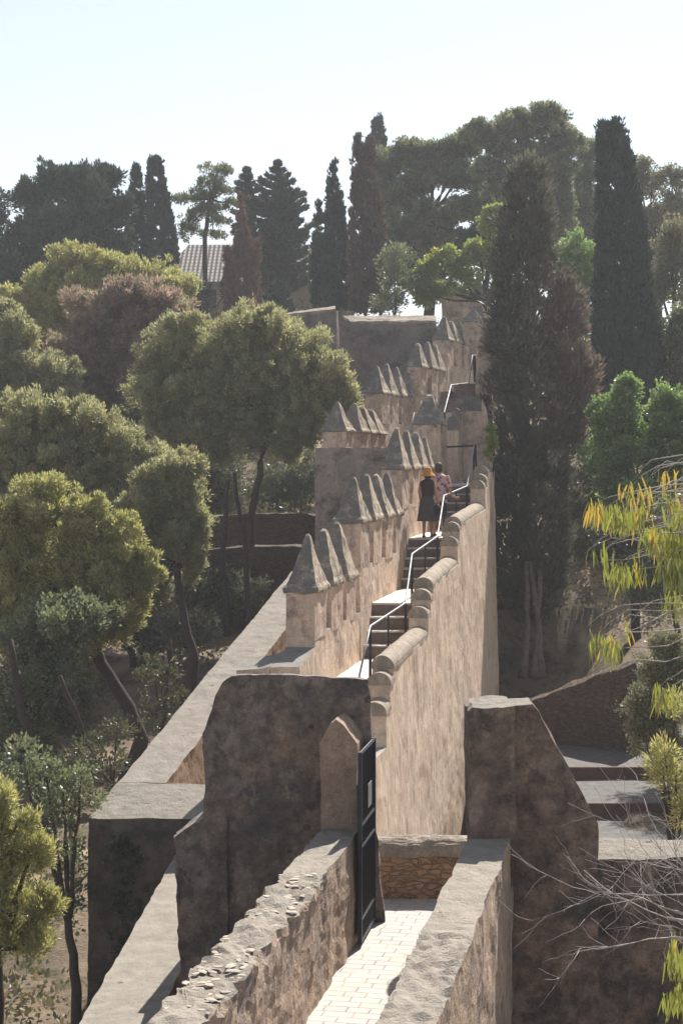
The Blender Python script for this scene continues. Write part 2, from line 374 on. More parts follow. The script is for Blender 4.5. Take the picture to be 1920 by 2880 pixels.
def add_crown(parent, name, data, mat):
    org = np.array(wloc(parent)); d = list(data); d[0] = d[0]-org
    me = leaf_mesh(name, *d); return link(name, me, mat, parent)
def merge(*ds): return tuple(np.concatenate([d[i] for d in ds]) for i in range(7))
def wl(px, py, rx, ry, Y, ryk=.9):
    """ellipse in the photo -> ellipsoid standing at depth Y"""
    c = at(px, py, Y); s = Y/F
    return (c.x, c.y, c.z, rx*s, rx*s*ryk, ry*s)
def trunk_mesh(bm, pts, r0, r1, n=8, seed=0):
    rng = random.Random(seed); pts = [Vector(p) for p in pts]; out = []
    K = 4
    for i in range(len(pts)-1):
        for k in range(K): out.append(pts[i].lerp(pts[i+1], k/K))
    out.append(pts[-1]); m = len(out)
    L0 = (pts[-1]-pts[0]).length
    for i in range(1, m-1): out[i] = out[i]+Vector((rng.uniform(-1, 1), rng.uniform(-1, 1), 0))*L0*.008
    rr = [r0+(r1-r0)*i/(m-1) for i in range(m)]; rr[0] *= 1.25
    tube(bm, out, rr, n)
def tree(name, label, cat, base, lobes, mat, bark='bark', seed=1, trunk=(.16, .07), group=None, tpts=None, limbs=True, skirt=0, **kw):
    base = Vector(base); t = thing(name, label, cat, base, group)
    bm = bmesh.new()
    top = Vector(lobes[0][:3]); fork = tpts[-1] if tpts else base.lerp(top, .55)
    trunk_mesh(bm, [base-Vector((0, 0, .4))]+([Vector(p) for p in tpts] if tpts else [base.lerp(top, .3)+Vector((.1, 0, 0)), fork]), trunk[0], trunk[1], 8, seed)
    if limbs:
        for i, l in enumerate(lobes):
            c = Vector(l[:3]); mid = Vector(fork).lerp(c, .5)-Vector((0, 0, .1*l[5]))
            trunk_mesh(bm, [fork, mid, c+Vector((0, 0, l[5]*.4))], trunk[1]*.8, .015, 6, seed+i)
    from_bm('trunk', bm, M[bark], t, True)
    lb = list(lobes)
    if skirt: lb += [(l[0], l[1]+.3*l[4], l[2]-skirt*l[5], l[3]*.92, l[4]*.9, l[5]*.85) for l in lobes]
    add_crown(t, 'crown', lobe_crown(lb, seed, **kw), L[mat])
    return t

# ------------------------------------------------------------------ terrain
def gz(x, y):
    lf = [(0, -9.5), (28, -9.3), (45, -7.6), (56, -5.4), (66, -1.9), (80, 2.4), (95, 6.4), (112, 9.6), (140, 11), (400, 11)]
    rt = [(0, -8.2), (30, -7.7), (42, -7.2), (52, -6.0), (64, -2.6), (80, 2.0), (95, 6.0), (112, 8.6), (140, 10), (400, 10)]
    def f(t):
        for (a, za), (b, zb) in zip(t, t[1:]):
            if y <= b:
                k = max(0, (y-a)/(b-a)); k = k*k*(3-2*k)*.5+k*.5; return za+(zb-za)*k
        return t[-1][1]
    k = min(1, max(0, (x+1)/4)); z = f(lf)*(1-k)+f(rt)*k
    if 21 < y < 56:   # ditch at the foot of the long wall
        q = (x-(.172*y-4.476)); d = max(0, min(1, (q+2)/1.5))*max(0, min(1, (3.6-q)/1.6)); z = z*(1-d)+min(z, -11.2+max(0, y-48)*.6)*d
    return z
def ground_obj():
    bm = bmesh.new(); xs = np.concatenate([np.linspace(-300, -42, 12), np.linspace(-40, 44, 105), np.linspace(48, 300, 12)])
    ys = np.concatenate([np.linspace(-20, 10, 6), np.linspace(12, 130, 130), np.linspace(135, 600, 14)])
    g = [[bm.verts.new((x, y, gz(x, y)+.25*noise.noise((x*.3, y*.3, 1))+.1*noise.noise((x*1.1, y*1.1, 5))-.012*max(0, y-150))) for x in xs] for y in ys]
    for j in range(len(ys)-1):
        for i in range(len(xs)-1): bm.faces.new((g[j][i], g[j][i+1], g[j+1][i+1], g[j+1][i]))
    o = from_bm('ground', bm, M['ground'], None, True); tag(o, kind='structure')
ground_obj()

# ------------------------------------------------------------------ foreground walk and parapets
ZP = -5.34; ZT = -4.13
def xin(Y): return .0+.18*(Y-18.7)               # inner edge of the left parapet
def xrt(Y): return 1.27+.178*(Y-18.7)            # inner edge of the right parapet
bm = bmesh.new()
poly_prism(bm, [(xin(10)-.2, 10, ZP), (xrt(10)+.3, 10, ZP), (xrt(21.9)+.2, 21.9, ZP), (-.3, 21.9, ZP), (-1.9, 22.5, ZP), (-1.9, 20.9, ZP), (xin(20.8)-.2, 20.8, ZP)], (0, 0, -.3))
tag(from_bm('path', bm, M['paving']), kind='structure')
def wallbar(bm, xa, xb, Ys, z0, z1, bat=.0):
    """bar following a line: xa(Y), xb(Y) edges, list of Y stations, z1 a number or function"""
    f = z1 if callable(z1) else (lambda y: z1)
    for a, b in zip(Ys, Ys[1:]):
        hexa(bm, [(xa(a), a, z0), (xb(a)+bat*(f(a)-z0), a, z0), (xb(b)+bat*(f(b)-z0), b, z0), (xa(b), b, z0),
                  (xa(a), a, f(a)), (xb(a), a, f(a)), (xb(b), b, f(b)), (xa(b), b, f(b))])
t = thing('parapet_wall', 'left foreground parapet with crumbling stony top leading up to the iron gate', 'wall', (xin(17), 17, -9.5))
bm = bmesh.new(); wallbar(bm, lambda y: xin(y)-.43, xin, [10, 20.49], -9.5, ZT, .008); rough(bm, .085, .035, 2.2, 1)
# crumbling: sink outer edge along the nearer half
for v in bm.verts:
    if v.co.z > ZT-.1 and v.co.y < 18.0:
        k = min(1, (18.0-v.co.y)/.3)
        v.co.z += k*(.05*noise.noise(v.co*4)+.03*noise.noise(v.co*12)-.02); v.co.x += k*.10*noise.noise(v.co*5+Vector((3, 0, 0)))
from_bm('wall_body', bm, M['parapet'], t)
# loose stones embedded in the crumbling top
bm = bmesh.new(); rs = random.Random(5)
for i in range(170):
    y = rs.uniform(12.5, 17.9); x = xin(y)-rs.uniform(.0, .43); r = rs.uniform(.008, .042)
    mt = bmesh.ops.create_icosphere(bm, subdivisions=1, radius=r)
    a = rs.uniform(0, 3.14)
    for v in mt['verts']:
        q = v.co.copy(); q.x *= 1.6; q.z *= .25; q *= 1+.7*noise.noise(q*20+Vector((i, 0, 0)))
        v.co = Vector((q.x*math.cos(a)-q.y*math.sin(a), q.x*math.sin(a)+q.y*math.cos(a), q.z))+Vector((x, y, ZT-.022))
M['stone'] = simple('pale_rubble_stone', (.46, .40, .33), (.30, .26, .215), 8)
tag(from_bm('coping_rubble', bm, M['stone'], t), kind='stuff')
t = thing('parapet_wall', 'right foreground parapet with smooth grey top running into the sloping buttress', 'wall', (xrt(17), 17, -9.5))
bm = bmesh.new(); wallbar(bm, xrt, lambda y: xrt(y)+.46, [10, 19.5], -9.5, ZT, .012); rough(bm, .14, .028, 2.0, 9)
for v in bm.verts:
    if v.co.z > ZT-.1 and v.co.y < 15.5: v.co.z += .05*noise.noise(v.co*8)
from_bm('wall_body', bm, M['parapet'], t)

# gate wall, left of the gate
YG = 20.5
def pxl(pts, Y): return [at(x, y, Y) for x, y in pts]
t = thing('gate_wall', 'tall dark lichen covered wall with a rounded shoulder left of the iron gate', 'wall', (-.6, YG, -9.5))
bm = bmesh.new()
poly_prism(bm, pxl([(572, 2300), (574, 2065), (590, 2010), (606, 1958), (628, 1922), (655, 1903), (700, 1897), (800, 1898), (900, 1901), (1035, 1907), (1042, 2000), (1052, 2200), (1063, 2400), (1082, 2600), (1083, 2700)], YG) + [Vector((.45, YG, -9.5)), Vector((at(572, 2300, YG).x, YG, -9.5))], (0, .32, 0))
bm.verts.ensure_lookup_table()
rough(bm, .1, .028, 2.6, 3)
for v in bm.verts:
    if v.co.y > YG+.15 and v.co.z > -2.6: v.co.z -= .1
from_bm('wall_body', bm, M['gatewall'], t)
bm = bmesh.new()
poly_prism(bm, pxl([(490, 2352), (520, 2330), (572, 2298), (640, 2298), (640, 3300), (500, 3300), (512, 2760), (500, 2600)], YG-.03), (0, .34, 0)); rough(bm, .1, .03, 3, 6)
from_bm('lower_shoulder', bm, M['gatewall'], t)
# small pointed merlon on the end of the parapet
t = thing('pointed_merlon', 'small pointed merlon standing on the parapet end beside the iron gate', 'merlon', at(950, 2345, 19.9))
bm = bmesh.new()
c0 = pxl([(902, 2350), (900, 2095), (912, 2070), (932, 2036), (945, 2024), (962, 2036), (985, 2064), (1003, 2092), (1003, 2350)], 19.9)
poly_prism(bm, c0, (.08, .58, 0)); rough(bm, .09, .018, 3, 8); from_bm('merlon_body', bm, M['post'], t)
# stepped plaster pier under the gate
# iron gate leaf
t = thing('iron_gate', 'open dark iron gate leaf with a small notice plate beside the parapet', 'gate', (.23, 19.5, ZP))
A_, B_ = Vector((.205, 19.42, ZP+.04)), Vector((.372, 20.44, ZP+.04)); du = (B_-A_); un = du.normalized(); nn = Vector((un.y, -un.x, 0))
GH = 2.12
bm = bmesh.new()
def obar(bm, p, q, w_, h_):
    d = (q-p).normalized(); s_ = d.cross(Vector((0, 0, 1)));
    s_ = nn if s_.length < .1 else s_.normalized(); u_ = s_.cross(d)
    s_ = s_*w_/2; u_ = u_*h_/2
    hexa(bm, [p-s_-u_, p+s_-u_, p+s_+u_, p-s_+u_, q-s_-u_, q+s_-u_, q+s_+u_, q-s_+u_])
Z = Vector((0, 0, 1))
for a in (A_, B_): obar(bm, a, a+Z*GH, .045, .045)
from_bm('frame', bm, M['iron'], t)
for z in (.02, .26, 1.06, 1.30, GH-.02):
    bm = bmesh.new(); obar(bm, A_+Z*z+un*.024, B_+Z*z-un*.024, .036, .018)
    for k in range(14): p = A_+du*((k+.8)/15)+Z*(z+.011)+nn*.012; obar(bm, p, p+Z*.012, .014, .02)
    from_bm('cross_rail', bm, M['rail_iron'], t)
for k in range(15):
    bm = bmesh.new(); p = A_+du*((k+1)/16); tube(bm, [p+Z*.03, p+Z*(GH-.03)], .011, 6); from_bm('bar', bm, M['iron'], t)
bm = bmesh.new(); p = A_+un*.03+nn*.0; q = B_-un*.03
hexa(bm, [p+Z*.05-nn*.016, q+Z*.05-nn*.016, q+Z*.05-nn*.012, p+Z*.05-nn*.012, p+Z*(GH-.05)-nn*.016, q+Z*(GH-.05)-nn*.016, q+Z*(GH-.05)-nn*.012, p+Z*(GH-.05)-nn*.012])
from_bm('back_sheet', bm, M['iron'], t)
bm = bmesh.new(); p = A_+du*.42+Z*1.42+nn*.02; q = A_+du*.68+Z*1.42+nn*.02
hexa(bm, [p, q, q+nn*.006, p+nn*.006, p+Z*.27, q+Z*.27, q+Z*.27+nn*.006, p+Z*.27+nn*.006])
from_bm('notice_plate', bm, M['notice'], t)
for z in (.3, 1.7):
    bm = bmesh.new(); tube(bm, [B_+Z*(z-.06)+un*.03, B_+Z*(z+.06)+un*.03], .018, 8); from_bm('hinge', bm, M['iron'], t)

# masonry cross wall at the end of the paved walk
t = thing('masonry_wall', 'low rubble masonry wall with rounded plaster coping at the end of the paved walk', 'wall', (1, 21.6, ZP))
bm = bmesh.new(); box(bm, -.6, 2.2, 21.62, 21.98, -9, -4.80); rough(bm, .12, .03, 4, 2); from_bm('wall_body', bm, M['brick'], t)
bm = bmesh.new(); n = 10
poly_prism(bm, [(-.6, 21.80+.23*math.cos(math.pi*k/n), -4.82+.22*math.sin(math.pi*k/n)) for k in range(n+1)], (2.8, 0, 0)); rough(bm, .09, .03, 4, 5)
from_bm('coping', bm, M['coping'], t)

# right tower block and buttress
t = thing('buttress_wall', 'brown buttress wall with a sloping right edge at the end of the right parapet', 'wall', (2, 19.5, -9.5))
bm = bmesh.new()
poly_prism(bm, pxl([(1324, 2420), (1321, 2200), (1317, 2003), (1330, 1990), (1380, 1988), (1444, 1986), (1448, 2350), (1418, 2880), (1405, 3400), (1324, 3400)], 19.42), (.02, 1.0, -.03)); rough(bm, .11, .03, 2.5, 12)
from_bm('pier', bm, M['tower'], t)
bm = bmesh.new()
poly_prism(bm, pxl([(1400, 3400), (1432, 2350), (1428, 1986), (1460, 1984), (1498, 1983), (1514, 2003), (1668, 2290), (1679, 2315), (1682, 2420), (1682, 3400)], 19.56), (.05, .95, -.05)); rough(bm, .11, .02, 2.5, 15)
from_bm('sloping_buttress', bm, M['tower'], t)
t = thing('boundary_wall', 'dark lower wall with lit flat top running right from the buttress', 'wall', (4, 20, -9.5))
bm = bmesh.new(); z0 = zrow(2415, 20.1); hexa(bm, [(2.75, 20.1, -9.5), (8, 20.0, -9.5), (8, 20.9, -9.5), (2.75, 21.0, -9.5), (2.75, 20.1, z0), (8, 20.0, z0), (8, 20.95, z0+.01), (2.75, 21.1, z0+.01)])
rough(bm, .14, .035, 2, 18); from_bm('wall_body', bm, M['tower'], t)

# ------------------------------------------------------------------ long wall with rounded copings
def XR(Y): return .172*Y-4.476
def XL(Y): return .172*Y-5.774
XN = lambda Y: XR(Y)-.38
runs = [(22, 30.4, -4.75, -4.7), (30.4, 30.95, -4.12, -4.1), (30.95, 31.35, -3.67, -3.67), (31.35, 36.2, -3.42, -3.34), (36.2, 36.65, -2.95, -2.95), (36.65, 37.05, -2.62, -2.62),
        (37.05, 41.75, -2.40, -2.20), (41.75, 42.2, -1.75, -1.75), (42.2, 42.6, -1.42, -1.42), (42.6, 48.7, -1.30, -1.10), (48.7, 49.2, -.50, -.50), (49.2, 49.7, -.32, -.32), (49.7, 51.4, -.10, -.08)]
t = thing('rampart_wall', 'long pink plaster rampart wall stepping uphill with rounded copings right of the stairs', 'wall', (XR(37), 37, -8.5))
bm = bmesh.new()
for i, (a, b, za, zb) in enumerate(runs):
    BT = .022
    XB = lambda y, z: XR(y)+BT*(-2.2-z)+BT*.28*(y-37)
    hexa(bm, [(XN(a), a, -13), (XB(a, -13), a, -13), (XB(b, -13), b, -13), (XN(b), b, -13),
              (XN(a), a, za-.19), (XB(a, za-.19), a, za-.19), (XB(b, zb-.19), b, zb-.19), (XN(b), b, zb-.19)])
bmesh.ops.triangulate(bm, faces=bm.faces)
rough(bm, .3, .022, 1.4, 21); from_bm('wall_body', bm, M['longwall'], t)
for i, (a, b, za, zb) in enumerate(runs[1:]):
    bm = bmesh.new(); n = 12; K = max(1, int((b-a)/.3)); rings = []
    a2 = a-.04
    for k in range(K+1):
        Y = a2+(b-a2)*k/K; z = za+(zb-za)*k/K-.195
        rings.append([bm.verts.new((XN(Y)-.02+.21+.212*math.cos(math.pi*j/n), Y, z+.2*math.sin(math.pi*j/n)-(.0 if 0 < j < n else .03))) for j in range(n+1)])
    for r0, r1 in zip(rings, rings[1:]):
        for j in range(n): bm.faces.new((r0[j], r1[j], r1[j+1], r0[j+1]))
        bm.faces.new((r0[n], r1[n], r1[0], r0[0]))
    bm.faces.new(rings[0]); bm.faces.new(rings[-1][::-1])
    for v in bm.verts: v.co += noise.noise_vector(v.co*3)*.018
    from_bm('coping', bm, M['coping'], t)
# end return of the wall, turned towards the viewer
bm = bmesh.new(); a = XR(51.4)
hexa(bm, [(a-.35, 51.42, -13), (a+.42, 51.42, -13), (a+.42, 52.4, -13), (a-.35, 52.4, -13), (a-.35, 51.42, -.45), (a-.01, 51.42, -.45), (a+.02, 52.4, -.45), (a-.35, 52.4, -.45)])
rough(bm, .3, .03, 1.5, 24); from_bm('end_return', bm, M['longwall'], t)

# ------------------------------------------------------------------ staircases and landings
def floor_bar(Y0, Y1, z, m=M['landing']):
    bm = bmesh.new(); Y1 = Y1-.004; hexa(bm, [(XL(Y0), Y0, z-.6), (XN(Y0), Y0, z-.6), (XN(Y1), Y1, z-.6), (XL(Y1), Y1, z-.6), (XL(Y0), Y0, z), (XN(Y0), Y0, z), (XN(Y1), Y1, z), (XL(Y1), Y1, z)])
    return bm
for k, (a, b, z) in enumerate(((31.5, 36.2, -4.0), (37.25, 41.65, -2.95), (43.0, 48.3, -1.83), (49.8, 56, -.64))):
    bm = floor_bar(a-.03, b, z)
    for v in bm.verts:
        if v.co.z < z-.1: v.co.z = z-.045
    rough(bm, .25, .008, 3, k); tag(from_bm('landing', bm, M['landing']), kind='structure')
    bm = floor_bar(a, b, z-.045)
    for v in bm.verts:
        if v.co.z < z-.3: v.co.z = z-2
    tag(from_bm('landing_base', bm, M['step']), kind='structure')
def stairs(Y0, Y1, z0, z1, n, label):
    t = thing('staircase', label, 'staircase', (XL(Y0)+.45, Y0, z0), 'stone staircases on the rampart'); r = (z1-z0)/n; d = (Y1-Y0)/(n-1)
    for k in range(n-1 if True else n):
        z = z0+r*(k+1); bm = floor_bar(Y0+d*k, Y1+.0, z)
        for v in bm.verts:
            if v.co.z < z-.1: v.co.z = z0-.5
        # worn nosing
        bmesh.ops.remove_doubles(bm, verts=bm.verts, dist=1e-5)
        bmesh.ops.bevel(bm, geom=[e for e in bm.edges if all(abs(v.co.z-z) < .01 and v.co.y < Y0+d*k+.3 for v in e.verts)], offset=.02, segments=2, affect='EDGES')
        for v in bm.verts: v.co.z -= .03
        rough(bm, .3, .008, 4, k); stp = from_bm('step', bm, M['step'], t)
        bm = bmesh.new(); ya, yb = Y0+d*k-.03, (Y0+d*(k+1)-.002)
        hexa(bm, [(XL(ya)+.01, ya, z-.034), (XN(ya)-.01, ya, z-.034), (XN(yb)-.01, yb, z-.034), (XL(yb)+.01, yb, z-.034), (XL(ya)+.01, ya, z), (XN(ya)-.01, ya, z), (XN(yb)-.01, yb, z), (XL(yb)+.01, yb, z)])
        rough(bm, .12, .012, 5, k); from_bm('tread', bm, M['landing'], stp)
stairs(30.35, 31.2, -4.9, -4.0, 4, 'lowest stone steps beside the rounded copings just past the gate wall')
stairs(36.2, 37.25, -4.0, -2.95, 4, 'stone steps between the first two pale landings beside the steel rail')
stairs(41.65, 43.0, -2.95, -1.83, 5, 'stone steps climbing to the landing where the two people walk')
stairs(48.3, 49.8, -1.83, -.64, 5, 'stone steps beyond the two people below the cross wall')
bm = bmesh.new(); hexa(bm, [(XL(22), 22, -9), (XN(22), 22, -9), (XN(30.35), 30.35, -9), (XL(30.35), 30.35, -9), (XL(22), 22, ZP), (XN(22), 22, ZP), (XN(30.35), 30.35, -4.9), (XL(30.35), 30.35, -4.9)])
tag(from_bm('walkway', bm, M['landing']), kind='structure')

# handrail
def XH(Y): return .172*Y-4.923
nodes = [(30.4, -3.66), (31.6, -2.92), (36.2, -2.87), (37.2, -1.92), (41.7, -1.74), (43.0, -.81), (48.5, -.65), (50.4, .46)]
t = thing('handrail', 'shining steel handrail zigzagging up the stairs on dark posts', 'handrail', (XH(37), 37, -4))
bm = bmesh.new(); tube(bm, [(XH(y), y, z) for y, z in nodes], .019, 8); from_bm('rail', bm, M['steel'], t, True)
for (y, z), zf in zip(nodes, (-4.9, -4.0, -4.0, -2.95, -2.95, -1.83, -1.83, -.64)):
    bm = bmesh.new(); tube(bm, [(XH(y), y+.03, z-.02), (XH(y), y+.03, zf-.02)], .03, 6); from_bm('post', bm, M['iron'], t)
for y, z, zf in ((33.8, -2.9, -4.0), (39.4, -1.83, -2.95), (45.7, -.73, -1.83)):
    bm = bmesh.new(); tube(bm, [(XH(y), y, z-.02), (XH(y), y, zf-.02)], .022, 6); from_bm('post', bm, M['iron'], t)

# ------------------------------------------------------------------ battlements
def add_merlon(parent, xr, Y0, L_, w_, m, zs, ze, zt, seed, cw=.0, lean=0):
    """front right plan corner (xr,Y0); runs back with slope m; w_ wide to the left"""
    def C(u, v, z, Lx=L_): return Vector((xr+m*u-v, Y0+u, z))
    bm = bmesh.new()
    hexa(bm, [C(0, w_, zs-.05), C(0, 0, zs-.05), C(L_, 0, zs-.05), C(L_, w_, zs-.05), C(0, w_, ze), C(0, 0, ze), C(L_, 0, ze), C(L_, w_, ze)])
    rough(bm, .22, .02, 2.4, seed); me = from_bm('merlon', bm, M['merlon'], parent)
    rv = random.Random(seed*13+5); ex = rv.uniform(.82, 1.22); ou, ov = rv.uniform(-.10, .10), rv.uniform(-.04, .05)
    bm = bmesh.new(); rings = []
    o = .055; cu, cv = L_*.5, w_*.5+lean
    for tt, k in ((-.05, .96), (0, 1.0), (.05, .98), (.12, .86), (.25, .76), (.5, .57), (.72, .40), (.88, .26), (.96, .17), (1, .06)):
        k = k**ex if k < .95 else k; z = ze+(zt-ze)*tt; hu = (L_/2+.022)*max(k, .05)*(1 if k > .5 else .75+.5*k); hv = (w_/2+o)*k
        q = []
        for su, sv in ((-1, 1), (-1, -.0), (-1, -1), (0, -1), (1, -1), (1, 0), (1, 1), (0, 1)):
            rr = 1.0 if k > .6 else .93
            q.append(bm.verts.new(C(cu+ou*max(0, tt)+su*hu*(rr if sv else 1), cv+ov*max(0, tt)+sv*hv*(rr if su else 1), z)))
        rings.append(q)
    for r0, r1 in zip(rings, rings[1:]):
        for j in range(8): bm.faces.new((r0[j], r0[(j+1) % 8], r1[(j+1) % 8], r1[j]))
    bm.faces.new(rings[0][::-1]); bm.faces.new(rings[-1])
    rough(bm, .14, .022, 3.2, seed+.5)
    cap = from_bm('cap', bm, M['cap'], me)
    return me
def bwall(name, label, pts, w_, zb, tops, mats='wall', bat=.01, group='battlemented rampart sections', amp=.025):
    """pts: list of (Y,X_right) ; tops z list per point"""
    t = thing(name, label, 'wall', (pts[0][1], pts[0][0], zb), group)
    bm = bmesh.new()
    for (a, xa), (b, xb), za, zb2 in zip(pts, pts[1:], tops, tops[1:]):
        hexa(bm, [(xa-w_, a, zb), (xa+bat*(za-zb), a, zb), (xb+bat*(zb2-zb), b, zb), (xb-w_, b, zb), (xa-w_, a, za), (xa, a, za), (xb, b, zb2), (xb-w_, b, zb2)])
    rough(bm, .28, amp, 1.6, pts[0][0]); from_bm('wall_body', bm, M[mats], t)
    return t
# A
tA = bwall('battlement_wall', 'nearest battlement section with three pointed merlons beside the lowest steps', [(29.5, XL(29.5)), (30.9, XL(30.9))], .50, -8.5, [-3.42, -3.22], bat=0)
bm = bmesh.new(); hexa(bm, [(XL(30.9)-.5, 30.9, -8.5), (XL(30.9), 30.9, -8.5), (XL(36.1), 36.1, -8.5), (XL(36.1)-.5, 36.1, -8.5), (XL(30.9)-.5, 30.9, -3.05), (XL(30.9), 30.9, -3.05), (XL(36.1), 36.1, -3.02), (XL(36.1)-.5, 36.1, -3.02)])
rough(bm, .26, .025, 1.6, 33); from_bm('wall_body', bm, M['wall'], tA)
for i, (y0, y1, zt) in enumerate(((30.9, 32.05, -1.28), (32.55, 33.75, -1.24), (34.15, 35.25, -1.16))): add_merlon(tA, XL(y0), y0, y1-y0, .5, .172, -3.05, -2.24, zt, i+40)
bm = bmesh.new(); hexa(bm, [(XL(29.5)-1.05, 29.45, -8.5), (XL(29.5)-.5, 29.5, -8.5), (XL(30.9)-.5, 30.85, -8.5), (XL(29.5)-1.05, 30.6, -8.5), (XL(29.5)-1.05, 29.45, -3.45), (XL(29.5)-.5, 29.5, -3.40), (XL(30.9)-.5, 30.85, -3.25), (XL(29.5)-1.05, 29.9, -3.45)])
rough(bm, .2, .03, 2, 61); from_bm('low_return', bm, M['wall'], tA)
# B
tB = bwall('battlement_wall', 'second battlement section with four pointed merlons above the second landing', [(35.75, XL(35.75)), (41.9, XL(41.9))], .5, -8.5, [-2.12, -2.06])
for i, (y0, y1, zt) in enumerate(((35.8, 37.0, -.30), (37.5, 38.7, -.25), (39.3, 40.4, -.26), (40.85, 41.8, -.22))): add_merlon(tB, XL(y0), y0, y1-y0, .52, .172, -2.1, -1.2, zt, i+50)
# C
tC = bwall('battlement_wall', 'third battlement section with four pointed merlons left of the two people', [(41.85, XL(41.85)), (49.2, XL(49.2))], .5, -8.5, [-1.05, -.95])
for i, (y0, y1, zt) in enumerate(((41.9, 43.2, .84), (43.75, 45.0, .80), (45.5, 46.8, .78), (47.2, 48.3, .70))): add_merlon(tC, XL(y0), y0, y1-y0, .5, .172, -1.05, -.15, zt, i+60)
# large single merlon
tL = thing('large_merlon', 'large single pyramid capped merlon above the two people', 'merlon', (XL(49.3), 49.3, -.9))
add_merlon(tL, XL(49.3)+.03, 49.3, 1.5, .74, .172, -2.2, 1.06, 1.9, 71)
# ------------------------------------------------------------------ bastion and upper sections
t = thing('bastion', 'square grey bastion with flat pale top left of the merlons', 'bastion', at(990, 1800, 47))
bm = bmesh.new(); p = at(886, 1259, 47); q = at(1105, 1257, 47)
hexa(bm, [(p.x-.02, 47, -9), (q.x+.3, 47, -9), (q.x+1.2, 54.4, -9), (p.x+.7, 54.4, -9), (p.x, 47, p.z), (q.x+.3, 47, p.z), (q.x+1.2, 54.4, p.z), (p.x+.7, 54.4, p.z)])
rough(bm, .35, .03, 1.4, 80); from_bm('wall_body', bm, M['bastion'], t)
def mrow(name, label, Y0, xs, rows_e, rows_t, row_s, w_, L_, m, pitch, zb, mat='wall', wpx=None, tail=1.2):
    """xs: photo columns of each right front corner"""
    Ys = [Y0+pitch*i for i in range(len(xs))]
    zs = zrow(row_s, Y0)
    pts = [(Ys[0], xcol(xs[0], Ys[0])), (Ys[-1]+L_+tail, xcol(xs[-1], Ys[-1])+m*(L_+tail))]
    t = bwall(name, label, pts, w_, zb, [zs, zs], mat, 0)
    for i, (x, y) in enumerate(zip(xs, Ys)): add_merlon(t, xcol(x, y)+.02, y, L_, w_, m, zs, zrow(rows_e[i], y), zrow(rows_t[i], y), int(Y0)+i)
    return t
mrow('battlement_wall', 'low battlement section with three merlons standing behind the flat bastion', 55.5, [970, 1012, 1040, 1062], [1212, 1214, 1217, 1219], [1128, 1132, 1140, 1150], 1262, .72, 1.0, .27, 1.45, -6)
mrow('battlement_wall', 'battlement section with four slender merlons below the dark cross wall', 65.5, [1073, 1098, 1127, 1155], [1105, 1109, 1113, 1116], [1026, 1019, 1030, 1036], 1188, .66, 1.15, .28, 1.5, -5)
mrow('battlement_wall', 'battlement section with three tall merlons behind the shining upper rail', 70.5, [1181, 1211, 1233], [1030, 1035, 1040], [962, 958, 967], 1107, .55, 1.1, .30, 1.5, -4, tail=2.2)
mrow('battlement_wall', 'high battlement section with three merlons joining the dark cross wall', 77.5, [1257, 1280, 1302], [955, 960, 967], [888, 900, 898], 1025, .66, 1.1, .3, 1.5, -3, tail=2.0)
mrow('battlement_wall', 'upper battlement section with two broad merlons near the tall brown cypress', 83, [1339, 1362], [905, 918], [864, 854], 1010, .75, 1.5, .36, 1.8, -2)
mrow('battlement_wall', 'farthest battlement section with two shaded merlons under the lime green tree', 91, [1300, 1362], [830, 832], [790, 789], 905, 1.1, 1.3, .35, 1.4, 0)
# dark cross wall behind
t = thing('cross_wall', 'dark stained cross wall with a sloping pale coping below the cypresses', 'wall', at(1080, 1200, 80))
bm = bmesh.new(); poly_prism(bm, pxl([(935, 1500), (937, 905), (1000, 904), (1226, 901), (1226, 1500)], 80), (0, .9, 0)); rough(bm, .4, .04, 1, 85); from_bm('wall_body', bm, M['farwall'], t)
bm = bmesh.new(); a, b, c, d = at(990, 905, 79.95), at(1226, 902, 79.95), at(1226, 887, 80.9), at(965, 889, 80.9)
poly_prism(bm, [a, b, c, d], (0, .05, -.12)); rough(bm, .25, .05, 2, 86); from_bm('sloping_coping', bm, M['coping'], t)
t = thing('rampart_wall', 'far shaded rampart wall with a thin lit top above the pine crown', 'wall', at(850, 1100, 78))
bm = bmesh.new(); poly_prism(bm, pxl([(640, 1300), (640, 912), (760, 888), (938, 868), (946, 872), (948, 1300)], 78.4), (.1, .6, -.02)); rough(bm, .4, .04, 1, 88); from_bm('wall_body', bm, M['farwall'], t)
bm = bmesh.new(); a, b, c, d = at(640, 912, 78.35), at(943, 868, 78.35), at(943, 860, 79), at(640, 905, 79)
poly_prism(bm, [a, b, c, d], (0, .05, -.1)); rough(bm, .3, .03, 2, 89); from_bm('coping', bm, M['coping'], t)
# upper cross wall and stepped copings
t = thing('stair_wall', 'upper stair wall with stepped rounded copings behind the large merlon', 'wall', at(1320, 1360, 53))
def hump(px0, px1, row, Y, D, zb=-8.5, name='coping'):
    a = at(px0, row, Y); b = at(px1, row, Y); r = (b.x-a.x)/2; rz = min(r, .22)
    bm = bmesh.new(); n = 12; cx = (a.x+b.x)/2
    pr = [(cx+r*math.cos(math.pi*j/n), Y, a.z-rz+rz*math.sin(math.pi*j/n)) for j in range(n+1)]
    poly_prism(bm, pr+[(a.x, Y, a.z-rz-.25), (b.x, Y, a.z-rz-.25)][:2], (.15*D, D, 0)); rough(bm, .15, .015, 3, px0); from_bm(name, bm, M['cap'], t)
    bm = bmesh.new(); poly_prism(bm, [(a.x+.01, Y+.02, zb), (b.x-.01, Y+.02, zb), (b.x-.01, Y+.02, a.z-rz-.22), (a.x+.01, Y+.02, a.z-rz-.22)], (.15*D, D-.04, 0)); rough(bm, .3, .02, 1.5, px0+1); from_bm('wall_body', bm, M['wall'], t)
